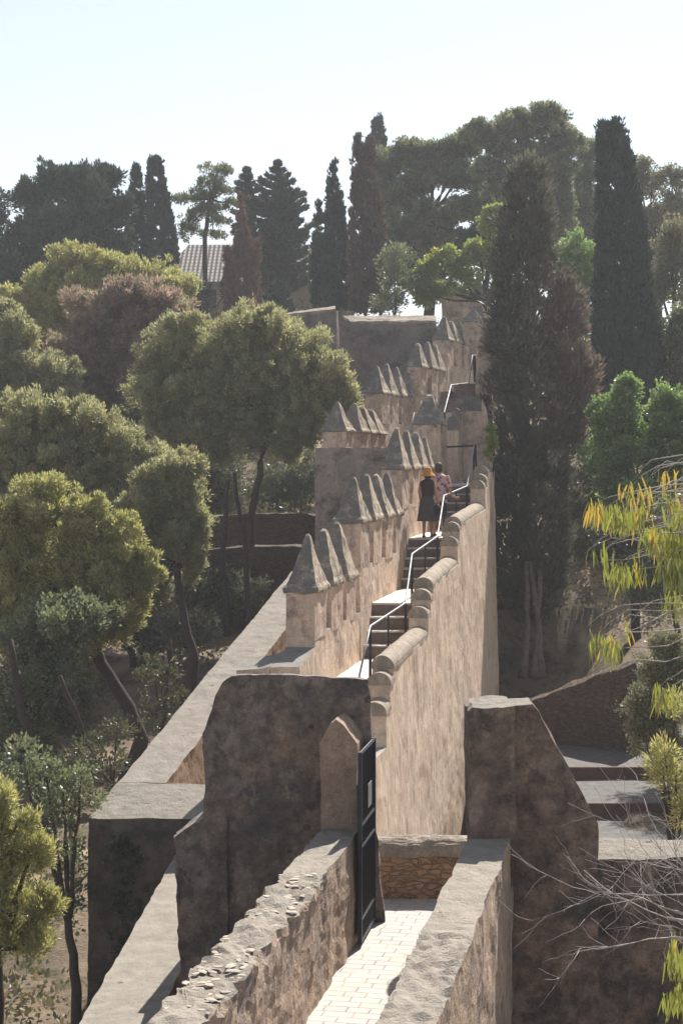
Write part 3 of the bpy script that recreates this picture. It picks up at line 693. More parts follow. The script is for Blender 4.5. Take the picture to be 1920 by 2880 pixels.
hump(1256, 1289, 1170, 54.2, .5); hump(1268, 1293, 1147, 54.8, .5); hump(1278, 1301, 1123, 55.4, .5); hump(1288, 1352, 1114, 56.0, 2.6)
hump(1332, 1364, 1080, 58.4, .8); hump(1336, 1366, 1036, 60.5, 2.2)
bm = bmesh.new(); poly_prism(bm, pxl([(1252, 1450), (1252, 1198), (1300, 1197), (1350, 1195), (1354, 1122), (1366, 1150), (1380, 1230), (1390, 1450)], 56.1), (.1, .9, 0)); rough(bm, .3, .03, 1.3, 91)
from_bm('wall_body', bm, M['wall'], t)
bm = bmesh.new(); poly_prism(bm, pxl([(1330, 1450), (1338, 1100), (1344, 960), (1368, 925), (1377, 960), (1382, 1130), (1386, 1280), (1393, 1450)], 57.2), (.3, 3.4, 0)); rough(bm, .3, .05, 1.3, 93)
from_bm('ruined_shoulder', bm, M['merlon'], t)
# upper steps and rails
t = thing('staircase', 'uppermost stone steps between the tall merlons and the stepped copings', 'staircase', at(1290, 1180, 57), 'stone staircases on the rampart')
for k, (row, x0, x1) in enumerate(((1160, 1236, 1262), (1139, 1254, 1270), (1120, 1258, 1284), (1101, 1262, 1330), (1079, 1300, 1345))):
    Y = 56.6+.5*k; a = at(x0-22, row, Y); b = at(x1+10, row, Y); bm = bmesh.new()
    box(bm, a.x, b.x, Y, Y+.7, a.z-1.2, a.z-.03); box(bm, a.x, b.x, Y-.035, Y+.66, a.z-.03, a.z)
    rough(bm, .4, .006, 3, k); from_bm('step', bm, M['landing'] if k == 0 else M['step'], t)
t = thing('handrail', 'thin upper steel handrail bending beside the highest steps', 'handrail', at(1250, 1200, 57))
bm = bmesh.new(); tube(bm, [at(1238, 1161, 56.4), at(1249, 1161, 56.4), at(1268, 1083, 58), at(1318, 1077, 59.4)], .024, 6); from_bm('rail', bm, M['steel'], t, True)
bm = bmesh.new(); tube(bm, [at(1318, 1077, 59.4), at(1328, 999, 60.3), at(1379, 1006, 60.6)], .024, 6); from_bm('rail', bm, M['steel'], t, True)
for px, r0, r1, Y in ((1249, 1161, 1215, 56.4), (1268, 1083, 1150, 58), (1318, 1077, 1150, 59.4), (1329, 1000, 1075, 60.3), (1334, 1001, 1085, 60.4)):
    bm = bmesh.new(); tube(bm, [at(px, r0, Y+.02), at(px+(2 if r1 > 1100 else 5), r1, Y+.02)], .03, 6); from_bm('post', bm, M['iron'], t)
t = thing('handrail', 'short steel handrail seen between merlons left of the large merlon', 'handrail', at(1155, 1230, 58))
bm = bmesh.new(); tube(bm, [at(1149, 1230, 57), at(1165, 1161, 58), at(1200, 1161, 58)], .024, 6); from_bm('rail', bm, M['steel'], t, True)
t = thing('guard_rail', 'dark horizontal guard rail crossing the wall behind the two people', 'handrail', at(1300, 1255, 50.6))
bm = bmesh.new(); tube(bm, [at(1254, 1257, 50.9), at(1338, 1253, 50.9)], .03, 6); from_bm('rail', bm, M['iron'], t)
bm = bmesh.new(); tube(bm, [at(1336, 1254, 50.92), at(1340, 1365, 50.92)], .03, 6); from_bm('post', bm, M['iron'], t)

# ------------------------------------------------------------------ left outer wall
t = thing('outer_wall', 'broad flat topped outer wall turning a corner left of the dark gate wall', 'wall', (-3, 22, -9.5))
c0 = at(250, 2301, 28); c1 = at(866, 1552, 42)
def lw(k): return c0.lerp(c1, k)
bm = bmesh.new()
st = [0, .093, .3, .52, .75, 1]
for a, b in zip(st[1:], st[2:]):
    p, q = lw(a), lw(b); wa, wb = .79+.10*a, .79+.10*b
    hexa(bm, [(p.x-.06, p.y, -12), (p.x+wa, p.y, -12), (q.x+wb, q.y, -12), (q.x-.06, q.y, -12), p, p+Vector((wa, 0, 0)), q+Vector((wb, 0, 0)), q])
rough(bm, .2, .022, 1.8, 95); from_bm('wall_body', bm, M['ledge'], t); bm = bmesh.new()
p, q = lw(0), lw(.093)
hexa(bm, [(p.x-.06, p.y, -12), (p.x+2.8, p.y, -12), (q.x+2.8, q.y, -12), (q.x-.06, q.y, -12), p, p+Vector((2.8, 0, -.02)), q+Vector((2.8, 0, -.04)), q])
rough(bm, .16, .022, 1.8, 95); from_bm('corner_body', bm, M['corner'], t)
t = thing('outer_wall', 'lower outer wall with sloping grey top at the bottom left of the gate wall', 'wall', (-3, 24, -11))
bm = bmesh.new(); p = at(486, 2432, 27.6); q = at(225, 2880, 20.6); q2 = p.lerp(q, 1.35)
hexa(bm, [(q2.x-.05, q2.y, -12), (q2.x+.86, q2.y, -12), (p.x+.95, p.y+.4, -12), (p.x-.05, p.y+.4, -12), q2, q2+Vector((.86, 0, 0)), p+Vector((.95, .4, .06)), p+Vector((0, .4, .06))])
rough(bm, .2, .02, 2, 97); from_bm('wall_body', bm, M['ledge'], t)

# ------------------------------------------------------------------ terraces left and right
t = thing('terrace_wall', 'shaded rubble terrace wall under the pines left of the bastion', 'wall', at(720, 1640, 58))
for r0, r1, x0, x1, Y in ((1447, 1530, 560, 900, 60.5), (1540, 1640, 520, 900, 57.5)):
    bm = bmesh.new(); poly_prism(bm, pxl([(x0, r1+90), (x0, r0+10), ((x0+x1)/2, r0-3), (x1, r0), (x1, r1+90)], Y), (0, 1, 0)); rough(bm, .4, .09, 1, Y); from_bm('wall_tier', bm, M['rubble'], t)
t = thing('retaining_wall', 'brown rubble retaining wall behind the sloping buttress', 'wall', at(1650, 2150, 42))
bm = bmesh.new(); poly_prism(bm, [at(1440, 2250, 44), at(1440, 1990, 44), at(1620, 1925, 43), at(1790, 1860, 42), at(1800, 2150, 42), at(1620, 2200, 43)], (0, .5, 0)); rough(bm, .3, .06, 1.4, 99); from_bm('wall_body', bm, M['rubble'], t)
for k, (r0, r1, Y0, Y1) in enumerate(((2470, 2290, 33.5, 37.2), (2275, 2205, 37.3, 40.0), (2190, 2060, 40.1, 46.0))):
    z = zrow(r0 if k == 0 else (r0), Y0)
    z = [-7.5, -7.18, -6.9][k]
    bm = bmesh.new(); hexa(bm, [(3.4, Y0, z-1), (16, Y0, z-1), (16, Y1, z-1), (3.4, Y1, z-1), (3.4, Y0, z), (16, Y0, z), (16, Y1, z+.02), (3.4, Y1, z+.02)])
    rough(bm, .5, .02, 1, k); tag(from_bm('pavement', bm, M['cobble']), kind='structure')
    if k: 
        bm = bmesh.new(); box(bm, 3.4, 16, Y0-.12, Y0-.005, z-.5, z+.012); tag(from_bm('pavement_riser', bm, M['kerb']), kind='structure')

# ------------------------------------------------------------------ house on the hill
hp = at(500, 900, 108); 
t = thing('tiled_house', 'cream house with pale clay tiled roof between the cypresses', 'house', hp)
zE = zrow(792, 108); zR = zrow(688, 112.5); x0 = xcol(440, 108); x1 = xcol(1010, 108); zB = zrow(960, 108)
bm = bmesh.new(); box(bm, x0+.3, x1-.3, 108, 117, zB, zE+.05); rough(bm, 1.5, .01, 1, 1); from_bm('wall', bm, M['housewall'], t)
bm = bmesh.new(); hexa(bm, [(x0, 107.5, zE-.05), (x1, 107.5, zE-.05), (x1, 117.5, zE-.05), (x0, 117.5, zE-.05), (x0+1.6, 112.5, zR), (x1-.9, 112.5, zR), (x1-.9, 112.7, zR), (x0+1.6, 112.7, zR)])
from_bm('roof', bm, M['roof'], t)
for px in (575, 700, 880):
    a = at(px, 815, 107.97); bm = bmesh.new(); box(bm, a.x, a.x+.7, 107.93, 108.02, a.z-1.1, a.z); wf = from_bm('window', bm, M['wood'], t)
    bm = bmesh.new(); box(bm, a.x+.08, a.x+.62, 107.91, 107.935, a.z-1.02, a.z-.08); from_bm('pane', bm, M['glass'], wf)

# ------------------------------------------------------------------ trees
def G(px, Y, dz=0):
    x = xcol(px, Y); return Vector((x, Y, gz(x, Y)+dz))
def lobes_px(lst, Y, k=.9): return [wl(a, b, c, d, Y+(e[0] if e else 0), k) for a, b, c, d, *e in lst]
# skyline, left
tree('dark_pine', 'dark evergreen at the far left edge of the skyline', 'tree', G(-10, 96), lobes_px([(-15, 600, 40, 60), (5, 700, 50, 70), (-10, 800, 55, 80), (10, 880, 60, 70)], 96), 'dark', seed=11, trunk=(.2, .1), cr=.3, dens=7, per=40, ll=.16, lw=.05, outb=.9, upb=.3, wob=.25)
tree('dark_pine', 'broad dark evergreen rising behind the yellow green crown on the left', 'tree', G(130, 96), lobes_px([(180, 515, 66, 48), (110, 560, 60, 60), (225, 560, 60, 60), (170, 640, 90, 80), (80, 680, 66, 90), (190, 740, 80, 80), (50, 780, 70, 80), (60, 850, 70, 70)], 96), 'dark', seed=12, trunk=(.25, .12), frag=7, fuzz=.12, cr=.24, dens=9, per=34, ll=.26, lw=.05, outb=.9, upb=.7, wob=.4)
tree('dark_pine', 'dark ragged evergreen just left of the two tall narrow cypresses', 'tree', G(290, 98), lobes_px([(308, 510, 36, 36), (265, 540, 55, 60), (315, 600, 44, 60), (260, 650, 80, 80), (325, 700, 44, 50), (230, 720, 70, 60)], 98), 'dark', seed=13, trunk=(.22, .12), frag=7, fuzz=.12, cr=.24, dens=9, per=34, ll=.26, lw=.05, outb=.9, upb=.7, wob=.4)
def cypress(label, pts, Y, mat, seed, base_row=None, trunk=.12, name='cypress', group=None, cat='cypress', multi=None, **kw):
    """pts: (px,row,halfwidth px) from tip down"""
    s = Y/F; low = pts[-1]; bx = xcol(low[0], Y)
    b = Vector((bx, Y, min(gz(bx, Y), at(low[0], low[1], Y).z-.2)))
    t = thing(name, label, cat, b, group)
    prof = [(*at(p[0], p[1], Y), p[2]*s) for p in pts]
    bm = bmesh.new(); trunk_mesh(bm, [b-Vector((0, 0, .3)), Vector(prof[-1][:3]), Vector(prof[len(prof)//2][:3])], trunk, trunk*.4, 8, seed); from_bm('trunk', bm, M['bark2'], t, True)
    d = [spire_crown(prof, seed, **kw)]
    for k, pp in enumerate(multi or []): d.append(spire_crown([(*at(p[0], p[1], Y-.2), p[2]*s) for p in pp], seed+50+k, **kw))
    add_crown(t, 'crown', merge(*d) if len(d) > 1 else d[0], L[mat]); return t
far = dict(cr=.12, dens=26, per=28, ll=.2, lw=.04, wob=.035)
cypress('narrow dark cypress, slimmer of the pair left of the open pine', [(383, 470, 2), (383, 490, 9), (382, 540, 20), (383, 600, 24), (388, 700, 28), (392, 760, 30)], 100, 'cyp', 21, **far)
cypress('wide dark blunt cypress, taller of the pair left of the open pine', [(434, 443, 8), (435, 455, 14), (438, 500, 22), (445, 560, 30), (452, 640, 36), (458, 720, 42), (460, 790, 42)], 99, 'cyp', 22, **far)
tree('open_pine', 'open twisted pine with a bare trunk in front of the tiled roof', 'tree', G(577, 100), lobes_px([(612, 482, 36, 16), (590, 515, 34, 24), (632, 540, 30, 16), (570, 555, 34, 20), (520, 560, 34, 8), (590, 590, 44, 14), (650, 575, 22, 14), (545, 612, 32, 20), (530, 650, 30, 22), (620, 625, 26, 14), (600, 660, 30, 8)], 100, .8), 'pinedark', seed=23, trunk=(.16, .10), tpts=[at(577, 760, 100), at(580, 640, 100), at(592, 560, 100)], cr=.2, dens=14, per=30, ll=.14, lw=.035, outb=.8, wob=.3)
# layered conifer
def conifer(label, cx, prof, Y, mat, seed):
    """whorls of drooping then upswept branches carrying flat sprays; prof: (row, halfwidth px)"""
    s = Y/F; b = G(cx, Y); t = thing('layered_conifer', label, 'tree', b); bm = bmesh.new(); rng = random.Random(seed)
    top, bot = prof[0][0], prof[-1][0]
    trunk_mesh(bm, [b-Vector((0, 0, .3)), at(cx, top, Y)], .2, .03, 8, seed); cen = []; out = []; cr = []
    row = top; k = 0
    while row < bot:
        w_ = np.interp(row, [p[0] for p in prof], [p[1] for p in prof]); n = 6
        for j in range(n):
            a = j*2*math.pi/n+k*.9+rng.uniform(-.35, .35); c = at(cx, row, Y); r = w_*s*rng.choice((.62, .85, 1.0, 1.12))
            d = Vector((math.cos(a), math.sin(a), 0)); tip = c+d*r+Vector((0, 0, r*.32)); mid = c+d*r*.5+Vector((0, 0, r*.06))
            tube(bm, [c, mid, tip], [.03, .018, .006], 5)
            m = max(3, int(r/.11))
            for q in range(m+1):
                f = q/m; p = c.lerp(mid, f*2) if f < .5 else mid.lerp(tip, f*2-1); sp = .30*r*(1-abs(f-.45))*(1 if f < .9 else .3)
                for _ in range(4):
                    pp = p+Vector((-d.y, d.x, 0))*rng.uniform(-sp, sp)+Vector((0, 0, rng.uniform(-.06, .06))); cen.append(tuple(pp)); out.append((d.x, d.y, .5)); cr.append(rng.uniform(.06, .15))
        row += 21; k += 1
    from_bm('trunk', bm, M['bark'], t, True)
    add_crown(t, 'crown', clumps_to_leaves(np.random.default_rng(seed), np.array(cen), np.array(out), np.array(cr), 16, .2, .04, .45, 1.1, .25, .03), L[mat])
conifer('large layered dark conifer with upswept tiers behind the red brown cypress', 780, [(463, 3), (500, 26), (540, 52), (600, 78), (660, 92), (720, 96), (800, 90), (840, 80)], 104, 'dark', 24)
conifer('slimmer dark conifer tip left of the large layered conifer', 694, [(482, 3), (520, 22), (560, 30), (640, 34), (760, 40)], 106, 'dark', 25)
cypress('dead red brown cypress with several spires in front of the tiled house', [(676, 550, 2), (678, 600, 8), (684, 680, 20), (685, 780, 34), (690, 860, 36), (690, 930, 34)], 97, 'cypred', 26, multi=[[(727, 680, 2), (718, 720, 10), (706, 800, 20), (700, 900, 24)], [(640, 700, 3), (645, 760, 12), (652, 830, 18), (658, 910, 20)]], **{**far, 'wob': .16, 'dryp': .15})
cypress('small green cone shaped cypress right of the dead red cypress', [(778, 795, 4), (778, 812, 22), (780, 840, 36), (783, 870, 40), (783, 900, 36)], 95, 'cyp', 27, **{**far, 'dryp': 0})
tree('dark_shrub', 'dark shrub in front of the house left of the dead red cypress', 'shrub', G(580, 98), lobes_px([(575, 830, 22, 30), (560, 860, 22, 30), (648, 820, 20, 50)], 98), 'dark', seed=28, cr=.25, dens=9, per=34, ll=.16, lw=.05)
cypress('small slim cypress just left of the curved tip cypress', [(897, 572, 1), (897, 600, 6), (896, 660, 13), (896, 740, 17), (896, 860, 20)], 92, 'cyp', 29, **far)
cypress('tall cypress with a curved pointed tip beside the brown double cypress', [(943, 456, 1), (938, 470, 4), (934, 500, 9), (938, 560, 18), (942, 640, 27), (945, 740, 35), (946, 870, 38)], 91, 'cyp', 30, multi=[[(957, 545, 2), (955, 590, 9), (950, 660, 14)]], **far)
cypress('browned double cypress with two ragged spires on the skyline', [(1006, 385, 2), (1006, 410, 9), (1007, 480, 14), (1010, 560, 22), (1018, 660, 36), (1025, 780, 42), (1030, 880, 44)], 89, 'cyppurple', 31, multi=[[(1040, 383, 2), (1038, 420, 9), (1042, 520, 17), (1050, 620, 26), (1060, 740, 30), (1066, 870, 28)]], **{**far, 'wob': .2, 'dryp': .25})
cypress('dark cypress tip poking above the big pine crowns', [(1068, 328, 3), (1062, 345, 12), (1063, 380, 17), (1066, 440, 22), (1070, 600, 30), (1072, 800, 30)], 112, 'cyp', 32, **far)
# big pines
pk = dict(frag=9, fuzz=.05, cr=.26, dens=8, per=60, ll=.17, lw=.045, outb=.6, upb=.7, wob=.35, flat=.8, low=.3, inner=.15)
tree('stone_pine', 'large dark pine crown with sky showing through left of the tallest pine', 'tree', G(1190, 100), lobes_px([(1130, 440, 70, 45), (1220, 440, 60, 42), (1080, 480, 50, 40), (1300, 420, 60, 55), (1180, 510, 60, 42), (1090, 560, 55, 55), (1290, 510, 70, 45), (1230, 610, 80, 34), (1120, 650, 70, 45), (1200, 690, 80, 30), (1340, 590, 60, 50)], 100, .9), 'pinedark', seed=33, trunk=(.35, .2), tpts=[at(1215, 800, 100), at(1210, 600, 100)], **pk)
tree('stone_pine', 'tallest spreading pine crown on the skyline between the two big cypresses', 'tree', G(1480, 97), lobes_px([(1450, 375, 70, 48), (1540, 370, 70, 48), (1400, 410, 50, 45), (1600, 410, 40, 50), (1500, 450, 90, 50), (1400, 490, 60, 45), (1570, 500, 50, 60), (1470, 560, 80, 60), (1570, 620, 60, 60), (1330, 380, 34, 34)], 97, .9), 'pinedark', seed=34, trunk=(.38, .22), tpts=[at(1490, 780, 97), at(1485, 580, 97)], **pk)
tree('stone_pine', 'small pine crown peeping out between the tallest pine and the right cypress', 'tree', G(1640, 104), lobes_px([(1660, 440, 30, 40), (1640, 500, 40, 40), (1650, 580, 60, 50), (1620, 680, 60, 80), (1660, 800, 60, 90)], 104), 'pinedark', seed=35, trunk=(.25, .14), **{**pk, 'cr': .3})
tree('stone_pine', 'dark pine mass with low branches between the lime tree and the tallest pine', 'tree', G(1300, 106), lobes_px([(1180, 660, 70, 40), (1290, 600, 50, 44), (1130, 570, 40, 40), (1380, 560, 50, 70), (1100, 700, 70, 50), (1400, 680, 70, 70), (1250, 700, 90, 60), (1130, 760, 80, 60)], 106), 'dark', seed=48, trunk=(.3, .2), **pk)
tree('stone_pine', 'dark pine mass filling the gap left of the tall dark green cypress', 'tree', G(1600, 106), lobes_px([(1560, 600, 70, 70), (1640, 560, 50, 60), (1620, 680, 70, 70), (1840, 700, 90, 60), (1900, 640, 70, 60), (1820, 820, 80, 80)], 106), 'dark', seed=49, trunk=(.3, .2), **pk)
tree('green_tree', 'round green tree with yellowish leaves behind the brown cypress', 'tree', G(1590, 80), lobes_px([(1590, 760, 66, 70), (1650, 760, 50, 60), (1620, 830, 60, 80), (1600, 920, 55, 80), (1620, 700, 40, 40)], 80), 'green', seed=36, trunk=(.2, .12), cr=.3, dens=7, per=34, ll=.15, lw=.055, outb=.7, upb=.1)
tree('locust_tree', 'lime green leafy tree above the farthest merlons', 'tree', G(1330, 86), lobes_px([(1390, 640, 45, 34), (1350, 700, 60, 40), (1270, 730, 55, 34), (1400, 750, 50, 50), (1200, 760, 45, 34), (1160, 800, 40, 30), (1290, 790, 60, 40), (1190, 840, 40, 34), (1380, 600, 36, 20), (1240, 820, 40, 30)], 86, .8), 'lime', 'bark', seed=37, trunk=(.2, .12), frag=4, cr=.22, dens=11, per=26, ll=.15, lw=.06, outb=.8, upb=-.1, wob=.3, dryp=.12)
tree('dark_shrub', 'dark shrubs on the bank between the brown double cypress and lime tree', 'shrub', G(1110, 85), lobes_px([(1110, 730, 40, 40), (1120, 790, 44, 50), (1100, 850, 40, 40)], 85), 'pinedark', seed=38, trunk=(.12, .08), cr=.3, dens=7, per=34, ll=.14, lw=.04)
# big cypress A
def dryA(pos, rng):
    # withered patch: lower right flank and scattered streaks
    px = pos[:, 0]/pos[:, 1]*F+960; row = YH-pos[:, 2]/pos[:, 1]*F
    k = np.clip((px-1470)/150, 0, 1)*np.clip((row-700)/200, 0, 1)*np.clip((1350-row)/200, 0, 1)
    s = .5+.5*np.sin(pos[:, 0]*3+pos[:, 2]*1.1)*np.sin(pos[:, 2]*2.3+pos[:, 1]*2)
    return np.clip(k*1.0+s*.12+rng.random(len(k))*.2-.12, 0, 1)
YA = 57
cypress('huge browning cypress right of the upper stairs', [(1478, 458, 18), (1480, 480, 40), (1484, 560, 58), (1480, 660, 66), (1474, 760, 74), (1472, 860, 84), (1474, 980, 96), (1484, 1100, 106), (1492, 1220, 106), (1496, 1400, 102), (1495, 1540, 110), (1490, 1650, 86), (1488, 1750, 50)], YA, 'cypbrown', 40, trunk=.3, cr=.22, dens=15, per=30, ll=.22, lw=.036, wob=.3, outb=.5, upb=.8, drymask=dryA,
        multi=[[(1575, 770, 8), (1588, 850, 34), (1598, 960, 52), (1600, 1100, 56), (1580, 1250, 40)], [(1420, 800, 10), (1415, 900, 40), (1420, 1000, 50)], [(1640, 990, 6), (1645, 1040, 32), (1630, 1120, 42), (1600, 1200, 30)]])
t = bpy.data.objects[-1] if False else None
bm = bmesh.new(); st_ = thing('dead_tree', 'pale multiple bare stems at the foot of the huge browning cypress', 'dead tree', G(1490, YA-2.6))
for i, (a, b) in enumerate(((1470, 1480), (1500, 1515), (1520, 1490))):
    bm = bmesh.new(); trunk_mesh(bm, [at(a, 1905, YA-2.6), at((a+b)/2+6, 1750, YA-2), at(b, 1580, YA-1)], .13, .07, 8, i); from_bm('trunk', bm, M['bark2'], st_, True)
cypress('tall dense dark green cypress on the right against the sky', [(1718, 346, 26), (1718, 356, 34), (1720, 400, 40), (1728, 450, 46), (1738, 560, 58), (1745, 660, 68), (1750, 780, 76), (1755, 900, 88), (1758, 1020, 98), (1758, 1100, 100), (1758, 1300, 90)], 70, 'cyp', 41, trunk=.3, cr=.14, dens=34, per=30, ll=.17, lw=.036, wob=.03)
# right edge trees
ok = dict(frag=5, cr=.28, dens=5.5, per=36, ll=.13, lw=.045, outb=.6, upb=.3, wob=.3)
tree('airy_tree', 'airy pale leaved tree against the sky at the right edge', 'tree', G(1860, 92), lobes_px([(1800, 490, 34, 36), (1830, 530, 50, 50), (1890, 520, 45, 50), (1850, 600, 60, 55), (1930, 590, 50, 50), (1810, 640, 30, 50)], 92), 'olive', seed=42, trunk=(.2, .12), **{**ok, 'dens': 3.4, 'dryp': .2})
tree('olive_tree', 'rounded dusty olive tree right of the tall dark green cypress', 'tree', G(1900, 75), lobes_px([(1890, 680, 50, 60), (1900, 760, 55, 70), (1930, 830, 60, 80), (1850, 800, 24, 70)], 75), 'olive', seed=43, trunk=(.2, .12), **{**ok, 'dens': 7, 'll': .11})
tree('green_tree', 'dull green tree below the olive tree at the right edge', 'tree', G(1900, 70), lobes_px([(1880, 940, 45, 50), (1920, 990, 60, 70), (1890, 1070, 50, 70), (1920, 900, 40, 40)], 70), 'pinedark', seed=44, trunk=(.2, .12), **{**ok, 'dens': 7})
tree('laurel_bush', 'bright glossy green bush below the tall dark green cypress', 'shrub', G(1790, 55), lobes_px([(1760, 1120, 50, 50), (1690, 1190, 45, 55), (1740, 1200, 80, 75), (1860, 1150, 60, 60), (1900, 1220, 70, 80), (1800, 1290, 100, 90), (1700, 1310, 60, 90), (1900, 1330, 70, 90), (1760, 1400, 110, 70), (1760, 1085, 22, 22)], 55), 'green', seed=45, trunk=(.15, .1), frag=7, cr=.15, dens=20, per=30, ll=.1, lw=.035, outb=.6, upb=.2, wob=.22, dryp=.03)
tree('climbing_plant', 'small sprig of bright leaves on the upper wall beside the brown cypress', 'plant', at(1382, 1320, 51), lobes_px([(1376, 1210, 9, 10), (1382, 1240, 11, 14), (1374, 1275, 10, 14), (1385, 1255, 9, 10)], 51), 'lime', seed=46, trunk=(.02, .01), cr=.07, dens=60, per=14, ll=.1, lw=.035)
tree('dry_weed', 'dry reddish weed on the ruined wall top beside the highest rail', 'plant', at(1372, 1080, 59.5), lobes_px([(1368, 1030, 14, 14), (1382, 1045, 10, 12)], 59.5), 'cypred', seed=47, trunk=(.02, .01), cr=.08, dens=40, per=12, ll=.12, lw=.02)

# left slope
pn = dict(frag=9, fuzz=.13, skirt=.75, cr=.16, dens=15, per=44, ll=.12, lw=.019, outb=.5, upb=.7, rnd=.55, wob=.45, flat=1.3, low=.6, inner=.25)
tree('aleppo_pine', 'yellow green crown topping the withered pinkish tree on the left slope', 'tree', G(280, 78), lobes_px([(210, 760, 80, 60), (300, 760, 90, 58), (400, 790, 80, 60), (470, 830, 70, 60), (120, 790, 50, 40), (160, 860, 90, 80), (490, 900, 50, 60), (60, 900, 60, 50), (40, 980, 80, 70), (250, 840, 110, 80), (400, 880, 100, 80), (20, 860, 60, 60)], 78), 'pinebright', seed=51, trunk=(.25, .14), **{**pn, 'cr': .2, 'dens': 10, 'll': .16, 'lw': .028})
tree('withered_tree', 'withered pinkish brown tree among the green crowns on the left', 'tree', G(330, 70), lobes_px([(350, 860, 130, 70), (300, 930, 120, 90), (430, 900, 90, 70), (250, 1020, 110, 90), (370, 1030, 110, 100), (160, 1060, 80, 60), (380, 1160, 90, 80), (500, 960, 60, 60), (220, 1120, 100, 60), (300, 1180, 90, 60)], 70), 'pink', seed=52, trunk=(.25, .14), **{**pn, 'cr': .2, 'dens': 10, 'll': .2, 'lw': .026, 'wob': .4, 'dryp': .25})
tree('aleppo_pine', 'olive coloured pine at the left edge below the withered tree', 'tree', G(20, 66), lobes_px([(30, 960, 70, 70), (60, 1040, 90, 70), (0, 1060, 70, 80), (110, 1110, 60, 50), (20, 900, 40, 40), (150, 1060, 70, 70), (190, 1130, 60, 50)], 66), 'pine', seed=53, trunk=(.2, .12), **{**pn, 'cr': .18, 'dens': 11, 'll': .14, 'lw': .024})
tree('aleppo_pine', 'wide pine with several yellow green heads left of the slender merlons', 'tree', G(720, 58), lobes_px([(520, 950, 95, 70), (680, 940, 90, 62), (830, 960, 95, 78), (910, 1050, 85, 80), (450, 1040, 60, 70), (600, 1050, 120, 90), (760, 1060, 120, 90), (860, 1150, 110, 70), (560, 1160, 110, 80), (950, 1090, 50, 60), (660, 1200, 120, 70), (760, 900, 50, 36), (800, 1240, 60, 40), (450, 1120, 90, 90), (540, 1240, 90, 60)], 58), 'pine', seed=54, trunk=(.13, .09), tpts=[at(695, 1640, 58), at(715, 1400, 57.5), at(742, 1270, 58), at(790, 1140, 59)], **pn)
tree('aleppo_pine', 'pine with a soft rounded yellow green crown left of the flat bastion walls', 'tree', G(500, 48), lobes_px([(495, 1330, 70, 55), (500, 1420, 75, 80), (470, 1520, 70, 70), (430, 1370, 60, 60), (540, 1480, 34, 60), (400, 1450, 70, 80), (430, 1600, 50, 50), (440, 1650, 34, 40), (540, 1560, 30, 50), (380, 1540, 60, 60)], 48), 'pine', seed=55, trunk=(.17, .09), tpts=[at(548, 1860, 48), at(520, 1760, 48), at(498, 1600, 48)], **{**pn, 'cr': .13, 'dens': 19, 'll': .11, 'lw': .018})
tree('aleppo_pine', 'large spreading pine filling the left edge at mid height', 'tree', G(150, 50), lobes_px([(60, 1190, 90, 75), (220, 1210, 90, 75), (310, 1260, 80, 80), (130, 1290, 120, 90), (20, 1300, 80, 90), (260, 1370, 110, 100), (370, 1330, 60, 60), (120, 1420, 120, 80), (290, 1480, 90, 70), (180, 1180, 90, 60), (400, 1290, 60, 60), (440, 1380, 60, 70), (350, 1430, 80, 80), (30, 1400, 90, 90)], 50), 'pine', seed=56, trunk=(.28, .15), **{**pn, 'cr': .14, 'dens': 17, 'll': .11, 'lw': .018})
tree('aleppo_pine', 'nearer pine with bright heads below the large spreading pine at left', 'tree', G(330, 42), lobes_px([(100, 1450, 80, 70), (20, 1480, 70, 80), (230, 1520, 70, 70), (60, 1560, 100, 80), (200, 1620, 110, 80), (310, 1600, 50, 70), (60, 1680, 120, 80), (130, 1400, 60, 50), (250, 1460, 60, 60), (350, 1540, 70, 70), (400, 1620, 50, 60), (270, 1680, 90, 60), (20, 1740, 110, 80), (160, 1780, 120, 70), (330, 1730, 80, 60)], 42), 'pinebright', seed=57, trunk=(.2, .13), tpts=[at(395, 2080, 42), at(360, 1990, 42), at(290, 1870, 42.2), at(240, 1760, 42.4)], **{**pn, 'cr': .125, 'dens': 20, 'll': .10, 'lw': .017})
tree('aleppo_pine', 'bright yellow green pine crown close by at the lower left edge', 'tree', G(-60, 25), lobes_px([(10, 2260, 55, 55), (50, 2330, 60, 70), (95, 2420, 60, 80), (20, 2430, 80, 90), (60, 2560, 90, 90), (130, 2570, 42, 60), (10, 2650, 80, 80), (110, 2660, 50, 50), (-30, 2350, 60, 100)], 25), 'pinebright', seed=58, trunk=(.15, .1), frag=7, fuzz=.10, cr=.075, dens=60, per=24, ll=.085, lw=.010, outb=.6, upb=.7, wob=.24, low=.6)
dk = dict(frag=6, fuzz=.1, cr=.18, dens=11, per=34, ll=.085, lw=.028, outb=.5, upb=.3, wob=.3, low=.8)
tree('dark_oak', 'dark leafy understorey tree below the left pines', 'tree', G(110, 40), lobes_px([(60, 1800, 120, 90), (180, 1760, 110, 80), (60, 1940, 110, 90), (160, 1900, 90, 80), (40, 2080, 90, 90), (120, 2100, 70, 90), (260, 1740, 80, 60)], 40), 'pinedark', seed=59, trunk=(.16, .1), **dk)
tree('young_tree', 'thin young tree with sparse leaves above the outer wall', 'tree', G(440, 46), lobes_px([(440, 1920, 60, 60), (490, 1980, 50, 60), (420, 2010, 50, 50), (470, 1890, 40, 40)], 44), 'under', seed=60, trunk=(.06, .03), cr=.16, dens=9, per=20, ll=.08, lw=.026, wob=.35, dryp=.15)
tree('young_tree', 'sparse leafy sapling growing left of the rising outer wall', 'tree', G(300, 38), lobes_px([(330, 2060, 60, 60), (250, 2120, 60, 60), (310, 2160, 50, 50), (200, 2170, 50, 60)], 36), 'under', seed=61, trunk=(.05, .03), cr=.15, dens=10, per=20, ll=.07, lw=.024, wob=.35, dryp=.1)
